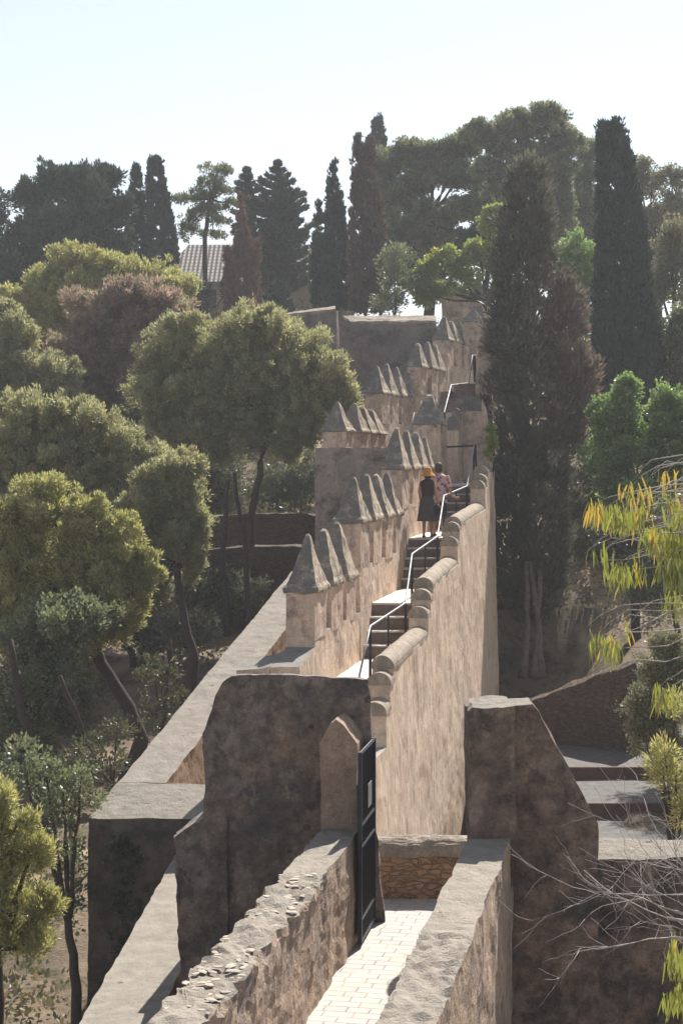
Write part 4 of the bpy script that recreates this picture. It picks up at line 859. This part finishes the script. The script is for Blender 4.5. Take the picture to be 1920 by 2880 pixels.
tree('dark_ivy_tree', 'dark green bushy tree between the bright pine and the outer wall corner', 'tree', G(200, 27), lobes_px([(180, 2260, 60, 80), (230, 2210, 50, 60), (190, 2400, 60, 100), (210, 2540, 40, 80), (130, 2200, 60, 60), (60, 2150, 80, 60)], 28), 'pinedark', seed=62, trunk=(.1, .06), cr=.16, dens=16, per=28, ll=.07, lw=.024, wob=.25, low=.8)
tree('climbing_ivy', 'dark ivy hanging on the shaded front of the corner outer wall', 'plant', at(350, 2760, 27.9), lobes_px([(350, 2430, 50, 90), (365, 2540, 34, 70), (340, 2640, 34, 50)], 28.0, .2), 'dark', seed=63, trunk=(.02, .01), limbs=False, cr=.07, dens=50, per=16, ll=.06, lw=.025)
for i, (a, b, c, Y, r) in enumerate(((636, 625, 640, 56, .13), (540, 560, 590, 53, .10), (700, 690, 660, 55, .12), (130, 60, 30, 38, .14), (205, 240, 170, 37, .09), (455, 470, 480, 44, .06))):
    rows = [(1740, 1560, 1350), (1740, 1620, 1480), (1750, 1560, 1330), (2210, 2000, 1800), (2230, 2080, 1900), (2060, 1950, 1800)][i]
    g_ = G(a, Y); tt = thing('bare_tree', ['slender shaded trunk beside the terrace walls', 'thin leaning trunk under the rounded pine crown', 'shaded trunk in front of the lower terrace tier', 'thick dark trunk at the far left under the canopy', 'leaning thin dark trunk between the saplings', 'very thin trunk beside the sunny patch of slope'][i], 'tree trunk', g_, 'trunks under the canopy')
    bm = bmesh.new(); trunk_mesh(bm, [g_-Vector((0, 0, .3)), at(a, rows[0], Y), at(b, rows[1], Y), at(c, rows[2], Y)], r, r*.5, 7, i); from_bm('trunk', bm, M['bark'], tt, True)

for i, (px, Y, h_, lab) in enumerate(((2200, 43, 9, 'tall shading pine beyond the right edge of the pavement'), (2320, 56, 10, 'dense pine beyond the laurel bush off to the right'), (2230, 49, 10, 'second tall pine farther off to the right of the pavement'), (2290, 64, 11, 'pine off to the right behind the laurel bush'))):
    g_ = G(px, Y); rr = random.Random(i)
    tree('shade_pine', lab, 'tree', g_, [(g_.x+rr.uniform(-1.1, 2.4), g_.y+rr.uniform(-2.4, 2.4), g_.z+h_*rr.uniform(.45, 1), 1.25, 1.25, 1.0) for _ in range(18)], 'pinedark', seed=80+i, trunk=(.2, .12), cr=.35, dens=5, per=36, ll=.13, lw=.04, low=.8)
for i, (px, row, rx, Y, lab) in enumerate(((60, 1280, 150, 60, 'dark bushy oak behind the large spreading pine at left'), (420, 1330, 130, 64, 'dark oak in the shade behind the rounded pine crown'), (640, 1330, 120, 66, 'dark oak under the wide pine above the terrace wall'), (820, 1330, 110, 68, 'dark oak in the shade just left of the flat bastion'),
        (1620, 1560, 120, 62, 'dark oak in shade behind the foot of the huge cypress'), (1780, 1540, 130, 60, 'dark oak in shade behind the hanging eucalyptus leaves'), (1700, 1430, 120, 64, 'dark oak behind the laurel bush'), (1900, 1600, 120, 52, 'shaded oak at the right edge behind the eucalyptus leaves'),
        (100, 1720, 140, 50, 'shaded oak under the nearer pine at the left edge'), (380, 1740, 120, 52, 'shaded oak between the leaning pine trunks'), (620, 1700, 110, 57, 'shaded oak in front of the lower terrace tier'), (300, 1620, 130, 56, 'shaded oak deep in the grove left of centre'), (760, 1560, 90, 66, 'shaded oak above the rising outer wall'),
        (10, 2020, 120, 46, 'low dark oak at the left edge below the pines'), (200, 1960, 90, 45, 'low dark oak left of the thick leaning pine trunk'), (520, 1780, 70, 50, 'low oak beside the thin pine trunk near the outer wall'))):
    rr = random.Random(i+5); c_ = at(px, row, Y); s_ = Y/F*rx
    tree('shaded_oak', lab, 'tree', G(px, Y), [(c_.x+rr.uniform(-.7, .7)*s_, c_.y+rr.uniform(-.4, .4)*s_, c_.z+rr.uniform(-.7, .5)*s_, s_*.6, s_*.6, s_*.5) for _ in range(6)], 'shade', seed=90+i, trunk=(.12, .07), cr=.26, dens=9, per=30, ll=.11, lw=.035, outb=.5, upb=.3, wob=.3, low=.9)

# undergrowth (uncountable)
def undergrowth():
    rng = np.random.default_rng(99); cen = []
    for _ in range(5200):
        y = rng.uniform(27, 108); px = rng.uniform(-150, 2100)
        x = (px-960)/F*y
        if XL(min(y, 51))-1.3 < x < XR(min(y, 51))+1.4 and y < 62: continue
        if px > 1380 and y < 56: continue
        if px < 900 and y < 62 and noise.noise((x*.35, y*.25, 3)) < .02: continue
        if y < 34 and (px > 330 or rng.random() < .3): continue
        cen.append((x, y, gz(x, y)+rng.uniform(0, .55 if y > 34 else .1)))
    cen = np.array(cen); out = np.tile([[0, 0, 1.0]], (len(cen), 1)); cr = .3+.45*rng.random(len(cen))
    d = clumps_to_leaves(rng, cen, out, cr, 26, .13, .04, .4, .4, .5, .3)
    me = leaf_mesh('undergrowth', *d); o = link('undergrowth', me, L['under']); tag(o, 'low dry undergrowth covering the wooded slopes', 'undergrowth', kind='stuff')
undergrowth()

# right side, near shrubs
tree('grey_shrub', 'fine grey green shrub at the right edge above the shaded pavement', 'shrub', G(1880, 31), lobes_px([(1850, 1900, 60, 70), (1900, 1860, 50, 60), (1820, 1980, 60, 60), (1890, 2000, 70, 80), (1830, 2070, 60, 60), (1900, 2120, 60, 80), (1800, 2060, 44, 40), (1920, 1950, 70, 90), (1860, 1830, 40, 40), (1850, 2000, 80, 80)], 29), 'olive', seed=71, trunk=(.06, .04), frag=6, cr=.10, dens=60, per=28, ll=.045, lw=.014, wob=.3, low=.8)
tree('small_pine', 'small bright pine sprays at the right edge beside the grey shrub', 'tree', G(1930, 26), lobes_px([(1870, 2120, 34, 34), (1860, 2170, 34, 40), (1900, 2200, 40, 50), (1920, 2280, 34, 50), (1890, 1990, 34, 40)], 25), 'pinebright', seed=72, trunk=(.06, .04), cr=.10, dens=60, per=26, ll=.09, lw=.010, wob=.4, outb=.9, dryp=.05)

# eucalyptus with hanging sickle leaves, trunk just outside the frame
def sickle(V, Fc, T, D, rng, p, ln, wd, yaw, lean, tint, dry):
    """one hanging curved leaf as a strip of five rows"""
    b = len(V); side = Vector((math.cos(yaw), math.sin(yaw), 0)); bend = Vector((-math.sin(yaw), math.cos(yaw), 0))
    q = Vector(p); d = Vector((lean[0], lean[1], -.6)).normalized(); n = 6
    for i in range(n):
        f = i/(n-1); w_ = wd*math.sin(math.pi*min(1, .08+f*.92))**.7*(1-.35*f)
        V.append(q-side*w_*.5); V.append(q+side*w_*.5+bend*w_*.15)
        d = (d+Vector((0, 0, -.38))-side*.10).normalized(); q = q+d*ln/(n-1)
    for i in range(n-1): Fc.append((b+2*i, b+2*i+1, b+2*i+3, b+2*i+2)); T.append(tint); D.append(dry)
def eucalyptus():
    Y = 12.5; rng = random.Random(4); base = Vector((4.6, 13.2, gz(4.6, 13.2)))
    t = thing('eucalyptus_tree', 'eucalyptus with long hanging yellow green leaves reaching in from the right', 'tree', base)
    bm = bmesh.new(); trunk_mesh(bm, [base, base+Vector((-.2, -.3, 4)), Vector((4.1, 12.7, -1.5)), Vector((4.3, 12.6, 1.5))], .22, .08, 10, 2)
    fk = Vector((4.15, 12.7, -1.7)); V, Fc, T, D = [], [], [], []
    twigs = []
    def branch(tips, root=fk, r=.02):
        for tp in tips:
            px, py = tp[:2]; j = lambda q: rng.gauss(0, q)
            q0 = at(2060+j(40), py-90+j(30), Y+.3); q1 = at(px+(2060-px)*.5+j(14), py-62+j(16), Y+tp[2]); q2 = at(px+(2060-px)*.22+j(10), py-44+j(10), Y+tp[2]); a = at(px, py, Y+tp[2])
            tube(bm, [root, q0, q1, q2, q2.lerp(a, .6)+Vector((0, 0, .02)), a], [r, .006, .0045, .003, .0022, .0012], 5)
    clusters = [((1672, 1430), 10, .9), ((1700, 1440), 16, .25), ((1740, 1440), 16, .05), ((1770, 1450), 14, .0), ((1800, 1440), 10, .5), ((1775, 1375), 6, 1), ((1808, 1375), 5, 1), ((1870, 1345), 5, .9), ((1890, 1420), 12, .1), ((1905, 1440), 12, .1),
                ((1830, 1500), 20, .4), ((1860, 1510), 22, .2), ((1895, 1520), 24, .05), ((1930, 1540), 24, .0), ((1880, 1590), 20, .0), ((1915, 1600), 22, .0), ((1730, 1600), 9, 0), ((1755, 1600), 10, .1), ((1800, 1600), 6, .1), ((1690, 1560), 6, 0),
                ((1672, 1800), 6, .1), ((1700, 1805), 8, .2), ((1730, 1810), 9, .1), ((1770, 1765), 2, 1), ((1900, 1680), 14, .1), ((1850, 1945), 8, .1), ((1875, 1960), 8, .2), ((1895, 2690), 12, .1), ((1918, 2700), 14, .1), ((1895, 2800), 10, 0), ((1925, 2790), 14, .0), ((1910, 2640), 5, .3)]
    for (px, py), n, dr in clusters:
        dy = rng.uniform(-.5, .5); root = fk if py < 2300 else Vector((4.3, 12.8, -3.6))
        branch([(px, py-8, dy)], root if py < 1700 or py > 2300 else Vector((4.15, 12.7, -2.2)), .012)
        for k in range(int(n*2.4)):
            p = at(px+rng.gauss(0, 17), py-6+rng.gauss(0, 12), Y+dy+rng.gauss(0, .07))
            sickle(V, Fc, T, D, rng, p, rng.uniform(.11, .20), rng.uniform(.012, .019), rng.uniform(-.9, .9)+(math.pi if rng.random() < .5 else 0), (rng.uniform(-.35, .35), rng.uniform(-.3, .3)), rng.random(), (1 if rng.random() < dr*.6 else rng.random()*.12))
    # loose twigs
    for px, py in ((1655, 1545), (1640, 1560), (1660, 1590), (1690, 1550), (1720, 1530), (1640, 1500), (1650, 1760), (1640, 1830), (1650, 1880), (1690, 1900), (1780, 1350), (1820, 1350)):
        branch([(px, py, rng.uniform(-.4, .4))], Vector((4.15, 12.7, -1.9)), .01)
    # main boughs
    for py in (1460, 1560, 1600): tube(bm, [fk, at(2050, py-30, Y), at(1920, py-15, Y), at(1800, py, Y)], [.05, .012, .007, .003], 6)
    from_bm('trunk', bm, M['twig'], t, True)
    org = wloc(t); me = bpy.data.meshes.new('leaves'); me.from_pydata([tuple(v-org) for v in V], [], Fc)
    for nm, arr in (('tint', T), ('dry', D)):
        a_ = me.attributes.new(nm, 'FLOAT', 'FACE'); a_.data.foreach_set('value', np.array(arr, dtype=np.float32))
    link('leaves', me, L['euc'], t)
eucalyptus()
# leafless branch
def bare():
    rng = random.Random(12); base = Vector((4.4, 11.4, gz(4.4, 11.4)))
    t = thing('bare_tree', 'leafless grey tree whose fine twigs reach in front of the dark buttress', 'tree', base)
    bm = bmesh.new(); fk = at(2240, 2660, 11.4); trunk_mesh(bm, [base, Vector((4.5, 11.4, -6)), fk], .12, .06, 8, 1)
    def grow(p, d, ln, r, dep):
        q = p; pts = [p]; n = 5
        for i in range(n):
            d = (d+Vector((rng.gauss(0, .16), rng.gauss(0, .16), rng.gauss(0, .16)+.015))).normalized(); q = q+d*ln/n; pts.append(q)
        tube(bm, pts, [max(.0013, .6*r*(1-.6*i/n)) for i in range(n+1)], 5)
        if dep:
            for k in range(3):
                i = rng.randint(1, n); s = rng.choice((-1, 1))
                dd = (d+Vector((rng.uniform(-.15, .25), rng.uniform(-.5, .5), s*rng.uniform(.25, .75)))).normalized()
                grow(pts[i], dd, ln*rng.uniform(.45, .8), r*.62, dep-1)
    for (x0, y0), (x1, y1) in (((2150, 2640), (1640, 2450)), ((2150, 2650), (1610, 2590)), ((2150, 2600), (1700, 2400)), ((2150, 2640), (1700, 2640)), ((2150, 2600), (1720, 2260)), ((2150, 2630), (1600, 2500)), ((2150, 2560), (1800, 2350))):
        a = at(x0, y0, 11.4); b = at(x1, y1, 11.4+rng.uniform(-.7, .5)); tube(bm, [fk, a], [.03, .02], 6)
        m = a.lerp(b, .5)+Vector((0, 0, -.04)); tube(bm, [a, m], [.016, .010], 5); grow(m, (b-m), (b-m).length, .008, 2)
        grow(a.lerp(m, .6), ((b-a).normalized()+Vector((0, .2, .3))), .55, .006, 2)
    from_bm('branches', bm, M['twig'], t, True)
bare()

# ------------------------------------------------------------------ people
M['skin'] = simple('skin', (.42, .24, .16), (.38, .21, .14), 10, .6, 0, .02)
M['hair'] = simple('dark_brown_hair', (.045, .03, .022), (.08, .055, .04), 40, .6)
M['hat'] = simple('orange_sun_hat', (.56, .27, .07), (.46, .20, .05), 30, .9)
M['top'] = simple('dark_brown_top', (.055, .035, .035), None, 20, .9)
M['skirt'] = simple('charcoal_skirt', (.085, .075, .075), (.06, .05, .05), 6, .9)
M['bag'] = simple('black_bag', (.02, .018, .02), None, 20, .6)
M['shorts'] = simple('dark_shorts', (.03, .03, .035), None, 20, .9)
M['trouser'] = simple('pale_grey_socks', (.3, .29, .28), None, 20, .9)
def shirtmat():
    s = NT('red_white_patterned_shirt'); v = s.n('ShaderNodeTexVoronoi'); v.inputs['Scale'].default_value = 11; s.l(s.tc.outputs['Object'], v.inputs[0])
    k = s.ramp(v.outputs['Distance'], .32, .42); c = s.mix(k, (.42, .05, .06), (.50, .36, .36))
    c = s.mix(s.ramp(s.noise(9, 3), .55, .6), c, (.12, .09, .16)); return s.done(c, .9)
M['shirt'] = shirtmat()
def skinned(name, chains, mat, parent, sub=1):
    """chains: list of lists of (point, radius) joined where points coincide"""
    verts, edges, rad, idx = [], [], [], {}
    for ch in chains:
        prev = None
        for p, r in ch:
            key = tuple(round(c, 4) for c in p)
            if key not in idx: idx[key] = len(verts); verts.append(p); rad.append(r)
            if prev is not None and prev != idx[key]: edges.append((prev, idx[key]))
            prev = idx[key]
    me = bpy.data.meshes.new(name); me.from_pydata(verts, edges, []); o = link(name, me, mat, parent)
    md = o.modifiers.new('skin', 'SKIN'); md.use_smooth_shade = True; md.branch_smoothing = .4
    for i, r in enumerate(rad):
        rr = r if isinstance(r, tuple) else (r, r); me.skin_vertices[0].data[i].radius = rr
    me.skin_vertices[0].data[0].use_root = True
    s = o.modifiers.new('sub', 'SUBSURF'); s.levels = sub; s.render_levels = sub
    return o
def person(label, loc, h, female, yaw):
    t = thing('person', label, 'person', loc); t.rotation_euler = (0, 0, yaw)
    k = h/1.75
    def P(x, y, z): return (x*k, y*k, z*k)
    sh = .165 if female else .19; hip = .09
    if female:
        armR = [(P(sh, 0, 1.40), .052*k), (P(sh+.05, -.02, 1.16), .040*k), (P(sh+.10, .04, .93), .031*k), (P(sh+.115, .07, .85), .03*k)]
        armL = [(P(-sh, 0, 1.40), .052*k), (P(-sh-.05, .0, 1.16), .040*k), (P(-sh-.03, .14, .98), .031*k), (P(-sh-.02, .17, .90), .03*k)]
    else:
        armR = [(P(sh, 0, 1.42), .056*k), (P(sh+.07, -.01, 1.15), .044*k), (P(sh+.13, .10, .96), .034*k), (P(sh+.20, .16, .94), .03*k)]
        armL = [(P(-sh, 0, 1.42), .056*k), (P(-sh-.05, -.03, 1.16), .044*k), (P(-sh-.04, .02, .92), .034*k), (P(-sh-.04, .05, .84), .03*k)]
    st = .10
    legR = [(P(hip, .0, .88), .088*k), (P(hip+.01, .05, .50), .060*k), (P(hip+.01, .04, .26), .052*k), (P(hip+.01, st, .085), .036*k), (P(hip+.02, st+.13, .035), .032*k)]
    legL = [(P(-hip, .0, .88), .088*k), (P(-hip, .03, .50), .060*k), (P(-hip, -.05, .27), .052*k), (P(-hip, -.12, .085), .036*k), (P(-hip-.01, -.0, .035), .032*k)]
    pel = (P(0, 0, .95), (.15*k, .11*k))
    spine = [pel, (P(0, 0, 1.15), (.125*k, .10*k)), (P(0, .0, 1.36), (.15*k, .10*k)), (P(0, .01, 1.49), .055*k), (P(0, .02, 1.58), (.075*k, .09*k)), (P(0, .02, 1.67), (.072*k, .088*k)), (P(0, .02, 1.72), (.05*k, .06*k))]
    body = skinned('body', [spine, [spine[2]]+armR, [spine[2]]+armL, [pel]+legR, [pel]+legL], M['skin'], t)
    for arm in (armR, armL):
        c = Vector(arm[-1][0]); d = (c-Vector(arm[-2][0])).normalized(); s_ = d.cross(Vector((0, 1, 0))).normalized() if abs(d.y) < .9 else Vector((1, 0, 0))
        chains = []
        root = (tuple(c-d*.005), .026*k); f2 = d.cross(s_)
        for j in range(4):
            a = c+s_*(j-1.5)*.02*k+d*.045*k; ln = (.03, .038, .036, .028)[j]*k
            chains.append([root, (tuple(a), .010*k), (tuple(a+d*ln+f2*.01), .009*k), (tuple(a+d*ln*1.6+f2*.025), .008*k)])
        chains.append([root, (tuple(c-s_*.035*k+d*.01), .011*k), (tuple(c-s_*.05*k+d*.04), .009*k)])
        skinned('hand', chains, M['skin'], body, 1)
    # face (turned away from the viewer)
    for nm, q, r in (('nose', P(0, .115, 1.615), .014), ('eye', P(.03, .10, 1.64), .009), ('eye', P(-.03, .10, 1.64), .009), ('ear', P(.08, .02, 1.63), .017), ('ear', P(-.08, .02, 1.63), .017)):
        bm = bmesh.new(); m_ = bmesh.ops.create_icosphere(bm, subdivisions=2, radius=r*k)
        for v in m_['verts']: v.co += Vector(q)
        me = bpy.data.meshes.new(nm); bm.to_mesh(me); bm.free(); link(nm, me, M['skin'], body)
    def shell(name, prof, mat, sx, sy, c=(0, 0, 0), wav=0, n=28):
        bm = bmesh.new(); lathe(bm, prof, c, n, sx, sy)
        if wav:
            for v in bm.verts:
                a = math.atan2(v.co.y, v.co.x); f = max(0, (prof[-1][1]-v.co.z)/(prof[-1][1]-prof[0][1])); v.co.x *= 1+wav*f*math.sin(a*9); v.co.y *= 1+wav*f*math.sin(a*9)
        bmesh.ops.recalc_face_normals(bm, faces=bm.faces)
        me = bpy.data.meshes.new(name); bm.to_mesh(me); bm.free(); me.polygons.foreach_set('use_smooth', [True]*len(me.polygons)); return link(name, me, mat, t)
    if female:
        shell('hair', [(.05*k, 1.50*k), (.088*k, 1.54*k), (.093*k, 1.62*k), (.08*k, 1.70*k), (.03*k, 1.745*k)], M['hair'], 1, 1.05, (0, .0, 0))
        ht = shell('sun_hat', [(.20*k, 1.575*k), (.195*k, 1.585*k), (.125*k, 1.655*k), (.105*k, 1.69*k), (.098*k, 1.76*k), (.07*k, 1.80*k), (.01*k, 1.81*k)], M['hat'], 1, 1.08, (0, .01, 0), .05)
        shell('sleeveless_top', [(.155*k, .93*k), (.145*k, 1.08*k), (.165*k, 1.25*k), (.185*k, 1.38*k), (.165*k, 1.44*k), (.07*k, 1.50*k)], M['top'], 1.05, .74)
        shell('skirt', [(.275*k, .42*k), (.27*k, .43*k), (.235*k, .70*k), (.205*k, .90*k), (.155*k, 1.04*k), (.14*k, 1.06*k)], M['skirt'], 1, .85, (0, 0, 0), .05)
        bm = bmesh.new(); c = P(.19, -.10, .72)
        for (x, z0_, z1_) in ((0, -.13, .10),):
            hexa(bm, [(c[0]-.12, c[1]-.05, c[2]+z0_), (c[0]+.12, c[1]-.05, c[2]+z0_), (c[0]+.12, c[1]+.05, c[2]+z0_), (c[0]-.12, c[1]+.05, c[2]+z0_), (c[0]-.10, c[1]-.04, c[2]+z1_), (c[0]+.10, c[1]-.04, c[2]+z1_), (c[0]+.10, c[1]+.04, c[2]+z1_), (c[0]-.10, c[1]+.04, c[2]+z1_)])
        bmesh.ops.bevel(bm, geom=list(bm.edges), offset=.025, segments=2, affect='EDGES')
        tube(bm, [(c[0]-.09, c[1], c[2]+.09), (c[0]-.2, c[1]-.02, 1.30*k), (-.1, -.02, 1.46*k)], .009, 5)
        me = bpy.data.meshes.new('bag'); bm.to_mesh(me); bm.free()
        bg_ = link('shoulder_bag', me, M['bag'], None); bg_.location = loc; bg_.rotation_euler = t.rotation_euler; tag(bg_, 'dark shoulder bag hanging at the hip of the person in the orange hat', 'bag')
        for lg in (legR, legL):
            p = lg[-2][0]; bm = bmesh.new(); m_ = bmesh.ops.create_icosphere(bm, subdivisions=2, radius=.05*k)
            for v in m_['verts']: v.co = Vector((v.co.x*.95+p[0], v.co.y*2.4+p[1]+.05*k, max(0, v.co.z*.6+.03*k)))
            me = bpy.data.meshes.new('sandal'); bm.to_mesh(me); bm.free(); link('sandal', me, M['bag'], t)
    else:
        shell('hair', [(.05*k, 1.53*k), (.082*k, 1.56*k), (.093*k, 1.64*k), (.088*k, 1.71*k), (.06*k, 1.765*k), (.01*k, 1.775*k)], M['hair'], 1, 1.08, (0, .0, 0))
        shell('shirt', [(.20*k, .80*k), (.185*k, .95*k), (.18*k, 1.15*k), (.20*k, 1.30*k), (.215*k, 1.40*k), (.17*k, 1.46*k), (.075*k, 1.51*k)], M['shirt'], 1.05, .72)
        for arm in (armR, armL):
            bm = bmesh.new(); a, b = Vector(arm[0][0]), Vector(arm[1][0]); tube(bm, [a+(a-b)*.12, a, a.lerp(b, .5), a.lerp(b, .95)], [.05*k, .076*k, .072*k, .072*k], 12)
            me = bpy.data.meshes.new('sleeve'); bm.to_mesh(me); bm.free(); link('sleeve', me, M['shirt'], t)
        for lg in (legR, legL):
            bm = bmesh.new(); a, b = Vector(lg[0][0]), Vector(lg[1][0]); tube(bm, [a+Vector((0, 0, .05)), a.lerp(b, .5), a.lerp(b, 1.02)], [.115*k, .10*k, .092*k], 12)
            me = bpy.data.meshes.new('shorts_leg'); bm.to_mesh(me); bm.free(); link('shorts_leg', me, M['shorts'], t)
            p = lg[-2][0]; bm = bmesh.new(); m_ = bmesh.ops.create_icosphere(bm, subdivisions=2, radius=.055*k)
            for v in m_['verts']: v.co = Vector((v.co.x*.95+p[0], v.co.y*2.4+p[1]+.05*k, max(0, v.co.z*.7+.035*k)))
            me = bpy.data.meshes.new('shoe'); bm.to_mesh(me); bm.free(); link('shoe', me, M['shorts'], t)
    return t
person('person in orange sun hat, dark sleeveless top and skirt climbing the stairs', (xcol(1202, 43.25), 43.25, -1.83), 1.66, True, -.1)
person('dark haired person in red and white patterned shirt touching the handrail', (xcol(1233, 44.0), 44.0, -1.83), 1.80, False, -.15)

# ------------------------------------------------------------------ haze
bm = bmesh.new(); box(bm, -320, 320, -30, 640, -22, 40); hz = from_bm('haze', bm, None)
tag(hz, 'thin summer haze over the hillside', 'haze', kind='stuff')
hm = bpy.data.materials.new('haze'); hm.use_nodes = True; hm.node_tree.nodes.clear()
ho = hm.node_tree.nodes.new('ShaderNodeOutputMaterial'); hv = hm.node_tree.nodes.new('ShaderNodeVolumePrincipled')
hv.inputs['Color'].default_value = (.93, .95, 1, 1); hv.inputs['Density'].default_value = .0006; hv.inputs['Anisotropy'].default_value = .3
hm.node_tree.links.new(hv.outputs[0], ho.inputs['Volume']); hz.data.materials.clear(); hz.data.materials.append(hm)
